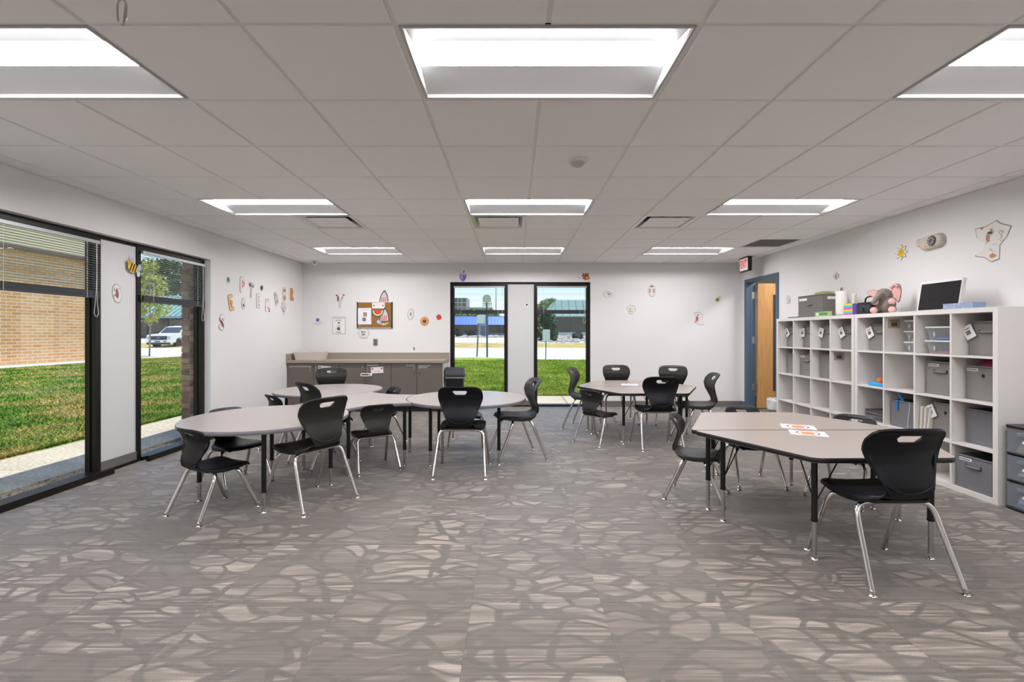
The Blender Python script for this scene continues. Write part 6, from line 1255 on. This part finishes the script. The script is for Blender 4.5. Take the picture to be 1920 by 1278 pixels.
# mansard building and blue canopy building across the road
m_teal = mat('metal_roof_teal', '#7fa09e', 0.7, 0.0, var=0.04, scale=1); m_rib = mat('metal_roof_rib', '#5c7c7e', 0.7, 0.0); m_dkgl = mat('dark_glazing', '#2c3238', 0.12, var=0.3, scale=0.6); m_wht = mat('wall_white_far', '#dcd8d2', 0.8)
o = empty('mansard_building', (5.0, 62, 0.8)); tag(o, 'low building with a pale teal mansard roof and dark glazing', 'building')
MB().box(0.0, 24, 0.6, 14, 0.0, 2.8).build('core', m_wht, o); MB().box(-0.1, 24, 0.2, 0.6, 0, 0.62).build('low_wall', m_wht, o)
for k in range(6): f_ = MB().box(0.6 + 2.35 * k, 2.85 + 2.35 * k, 0.45, 0.6, 0.64, 2.6).build('window', m_dkgl, o); MB().box(2.85 + 2.35 * k, 2.95 + 2.35 * k, 0.42, 0.6, 0.62, 2.65).build('mullion', mat('mullion_grey', '#51585c', 0.5), o)
b = MB().add([(-1.3, -0.7, 2.72), (24.5, -0.7, 2.72), (24.5, 1.4, 4.95), (0.6, 1.4, 4.95), (-1.3, 10, 2.72), (0.6, 9, 4.95)], [(0, 1, 2, 3), (0, 3, 5, 4)]); b.build('mansard_roof', m_teal, o, solid=0.05)
for k in range(26): 
    x = -0.6 + 0.95 * k; t = 0.0; MB().tube([(x, -0.73, 2.74), (max(x, 0.5) + 0.0, 1.37, 4.97)], 0.03, 5).build('roof_rib', m_rib, o)
o = empty('canopy_building', (-12, 63, 0.9)); tag(o, 'low building with a bright blue metal canopy and dark windows', 'building')
m_bl = mat('canopy_blue', '#4a70bd', 0.4, 0.2, var=0.04, scale=1); MB().box(0, 13.2, 0.8, 14, 0, 2.75).build('core', mat('wall_bluegrey', '#8f9aa8', 0.7), o)
for a, c_ in ((0.0, 7.25), (8.45, 13.4)):
    MB().add([(a, -0.8, 1.52), (c_, -0.8, 1.52), (c_, 0.4, 2.62), (a, 0.4, 2.62)], [(0, 1, 2, 3)]).build('canopy', m_bl, o, solid=0.06)
    k = a + 0.15
    while k < c_: MB().tube([(k, -0.85, 1.5), (k, 0.36, 2.66)], 0.025, 5).build('canopy_rib', mat('canopy_rib_blue', '#4f74bd', 0.4), o); k += 0.42
    k = a + 0.2
    while k < c_ - 1.5: MB().box(k, k + 1.55, 0.7, 0.8, 0.42, 1.5).build('window', m_dkgl, o); k += 1.7
MB().box(7.3, 8.4, -0.2, 0.8, 0.0, 2.9).build('porch', mat('porch_blue', '#8fa4c4', 0.5), o); MB().box(7.55, 8.15, -0.26, -0.2, 0.0, 1.4).build('door', mat('door_slate', '#5f6c7a', 0.4), o)
o = empty('office_block', (-22, 150, 1.0)); tag(o, 'distant grey office block above the trees', 'building'); MB().box(0, 7, 0, 10, 0, 11.6).box(7, 15, 2, 10, 0, 8.7).build('walls', mat('office_grey', '#9da4ac', 0.8), o)
for k in range(5):
    for j in range(3): MB().box(0.5 + 1.3 * k, 1.4 + 1.3 * k, -0.1, 0, 7.5 + 1.4 * j, 8.5 + 1.4 * j).build('window', m_dkgl, o)
o = empty('teal_roof_building', (-62, 56, 0.5)); tag(o, 'long low building with a ribbed teal metal roof behind the pickup', 'building')
MB().box(0, 36, 1.4, 14, 0, 2.75).build('core', mat('core_dark', '#4b5257', 0.6), o)
for k in range(14): MB().box(0.4 + 2.5 * k, 2.6 + 2.5 * k, 1.3, 1.4, 0.5, 2.6).build('window', m_dkgl, o)
MB().add([(-1, -0.8, 2.72), (37, -0.8, 2.72), (37, 4.5, 5.6), (-1, 4.5, 5.6)], [(0, 1, 2, 3)]).build('metal_roof', m_teal, o, solid=0.06); MB().box(-1, 37, -0.86, -0.8, 2.55, 2.8).build('gutter', mat('gutter_teal', '#6f8f96', 0.4), o)
me = MB().tube([(0, -0.84, 2.76), (0, 4.46, 5.64)], 0.035, 5).mesh('roof_rib', m_rib)
for k in range(60): link('roof_rib', me, o, (-0.6 + 0.62 * k, 0, 0))

# posts and signs on the rear lawn
m_post = mat('post_steel', '#6b6a68', 0.5, 0.5); m_sign = mat('sign_back', '#ebebe9', 0.5, 0.0)
x, y = flo(894, 668.5, GZ); o = empty('sign_post', (x, y, GZ)); tag(o, 'leaning post with a plain pale square sign outside', 'sign'); MB().tube([(0, 0, -0.2), (0.10, 0, 1.9)], 0.045, 8).build('post', mat('post_wood', '#7d7263', 0.8), o); MB().rbox(0.02, 0.46, -0.05, -0.02, 1.9, 2.36, 0.01).build('sign_panel', m_sign, o)
x, y = flo(913.5, 669.5, GZ); o = empty('basketball_hoop', (x, y, GZ)); tag(o, 'basketball hoop with a pale fan-shaped backboard on a dark pole', 'basketball hoop'); MB().tube([(0, 0, -0.2), (-0.02, 0, 3.05)], 0.05, 10).build('pole', mat('pole_dark', '#4b4d50', 0.5), o)
fan = [(-0.22, 0), (0.22, 0)] + [(0.24 * cos(a) * 1.0, 0.15 + 0.26 * sin(a)) for a in [pi * k / 12 for k in range(13)]]
MB().prism(fan, 0, 0.03, Matrix.Translation((-0.02, -0.02, 3.08)) @ Matrix.Rotation(R(90), 4, 'X')).build('backboard', mat('board_cream', '#d3cdbb', 0.6), o)
b = MB()
for k in range(7): xx = -0.24 + 0.08 * k; b.box(xx - 0.012, xx + 0.012, -0.06, -0.04, 2.80, 3.08)
for k in range(4): b.box(-0.25, 0.25, -0.065, -0.035, 2.80 + 0.085 * k, 2.825 + 0.085 * k)
b.build('bracket_grid', mat('bracket_grey', '#77766f', 0.6), o)
x, y = flo(1023, 674.5, GZ); o = empty('sign_post', (x, y, GZ)); tag(o, 'straight steel post with a rounded blank sign back outside', 'sign'); MB().tube([(0, 0, -0.2), (0.035, 0, 1.5)], 0.026, 8).build('post', m_post, o); MB().prism(rrect(0, 0, 0.37, 0.57, 0.05), 0, 0.012, Matrix.Translation((0.035, -0.03, 1.24)) @ Matrix.Rotation(R(90), 4, 'X')).build('sign_panel', m_sign, o)
p = dep(930, 600, 80); o = empty('light_pole', (p.x, 80, 0.9)); tag(o, 'thin dark light pole rising beyond the blue canopy', 'pole'); MB().tube([(0, 0, 0), (0, 0, 8.2)], [0.11, 0.05], 8).build('pole', mat('pole_dark', '#4b4d50', 0.5), o); MB().rbox(-0.1, 0.1, -0.35, 0.1, 8.2, 8.32, 0.03).build('lamp_head', mat('pole_dark', '#4b4d50', 0.5), o)
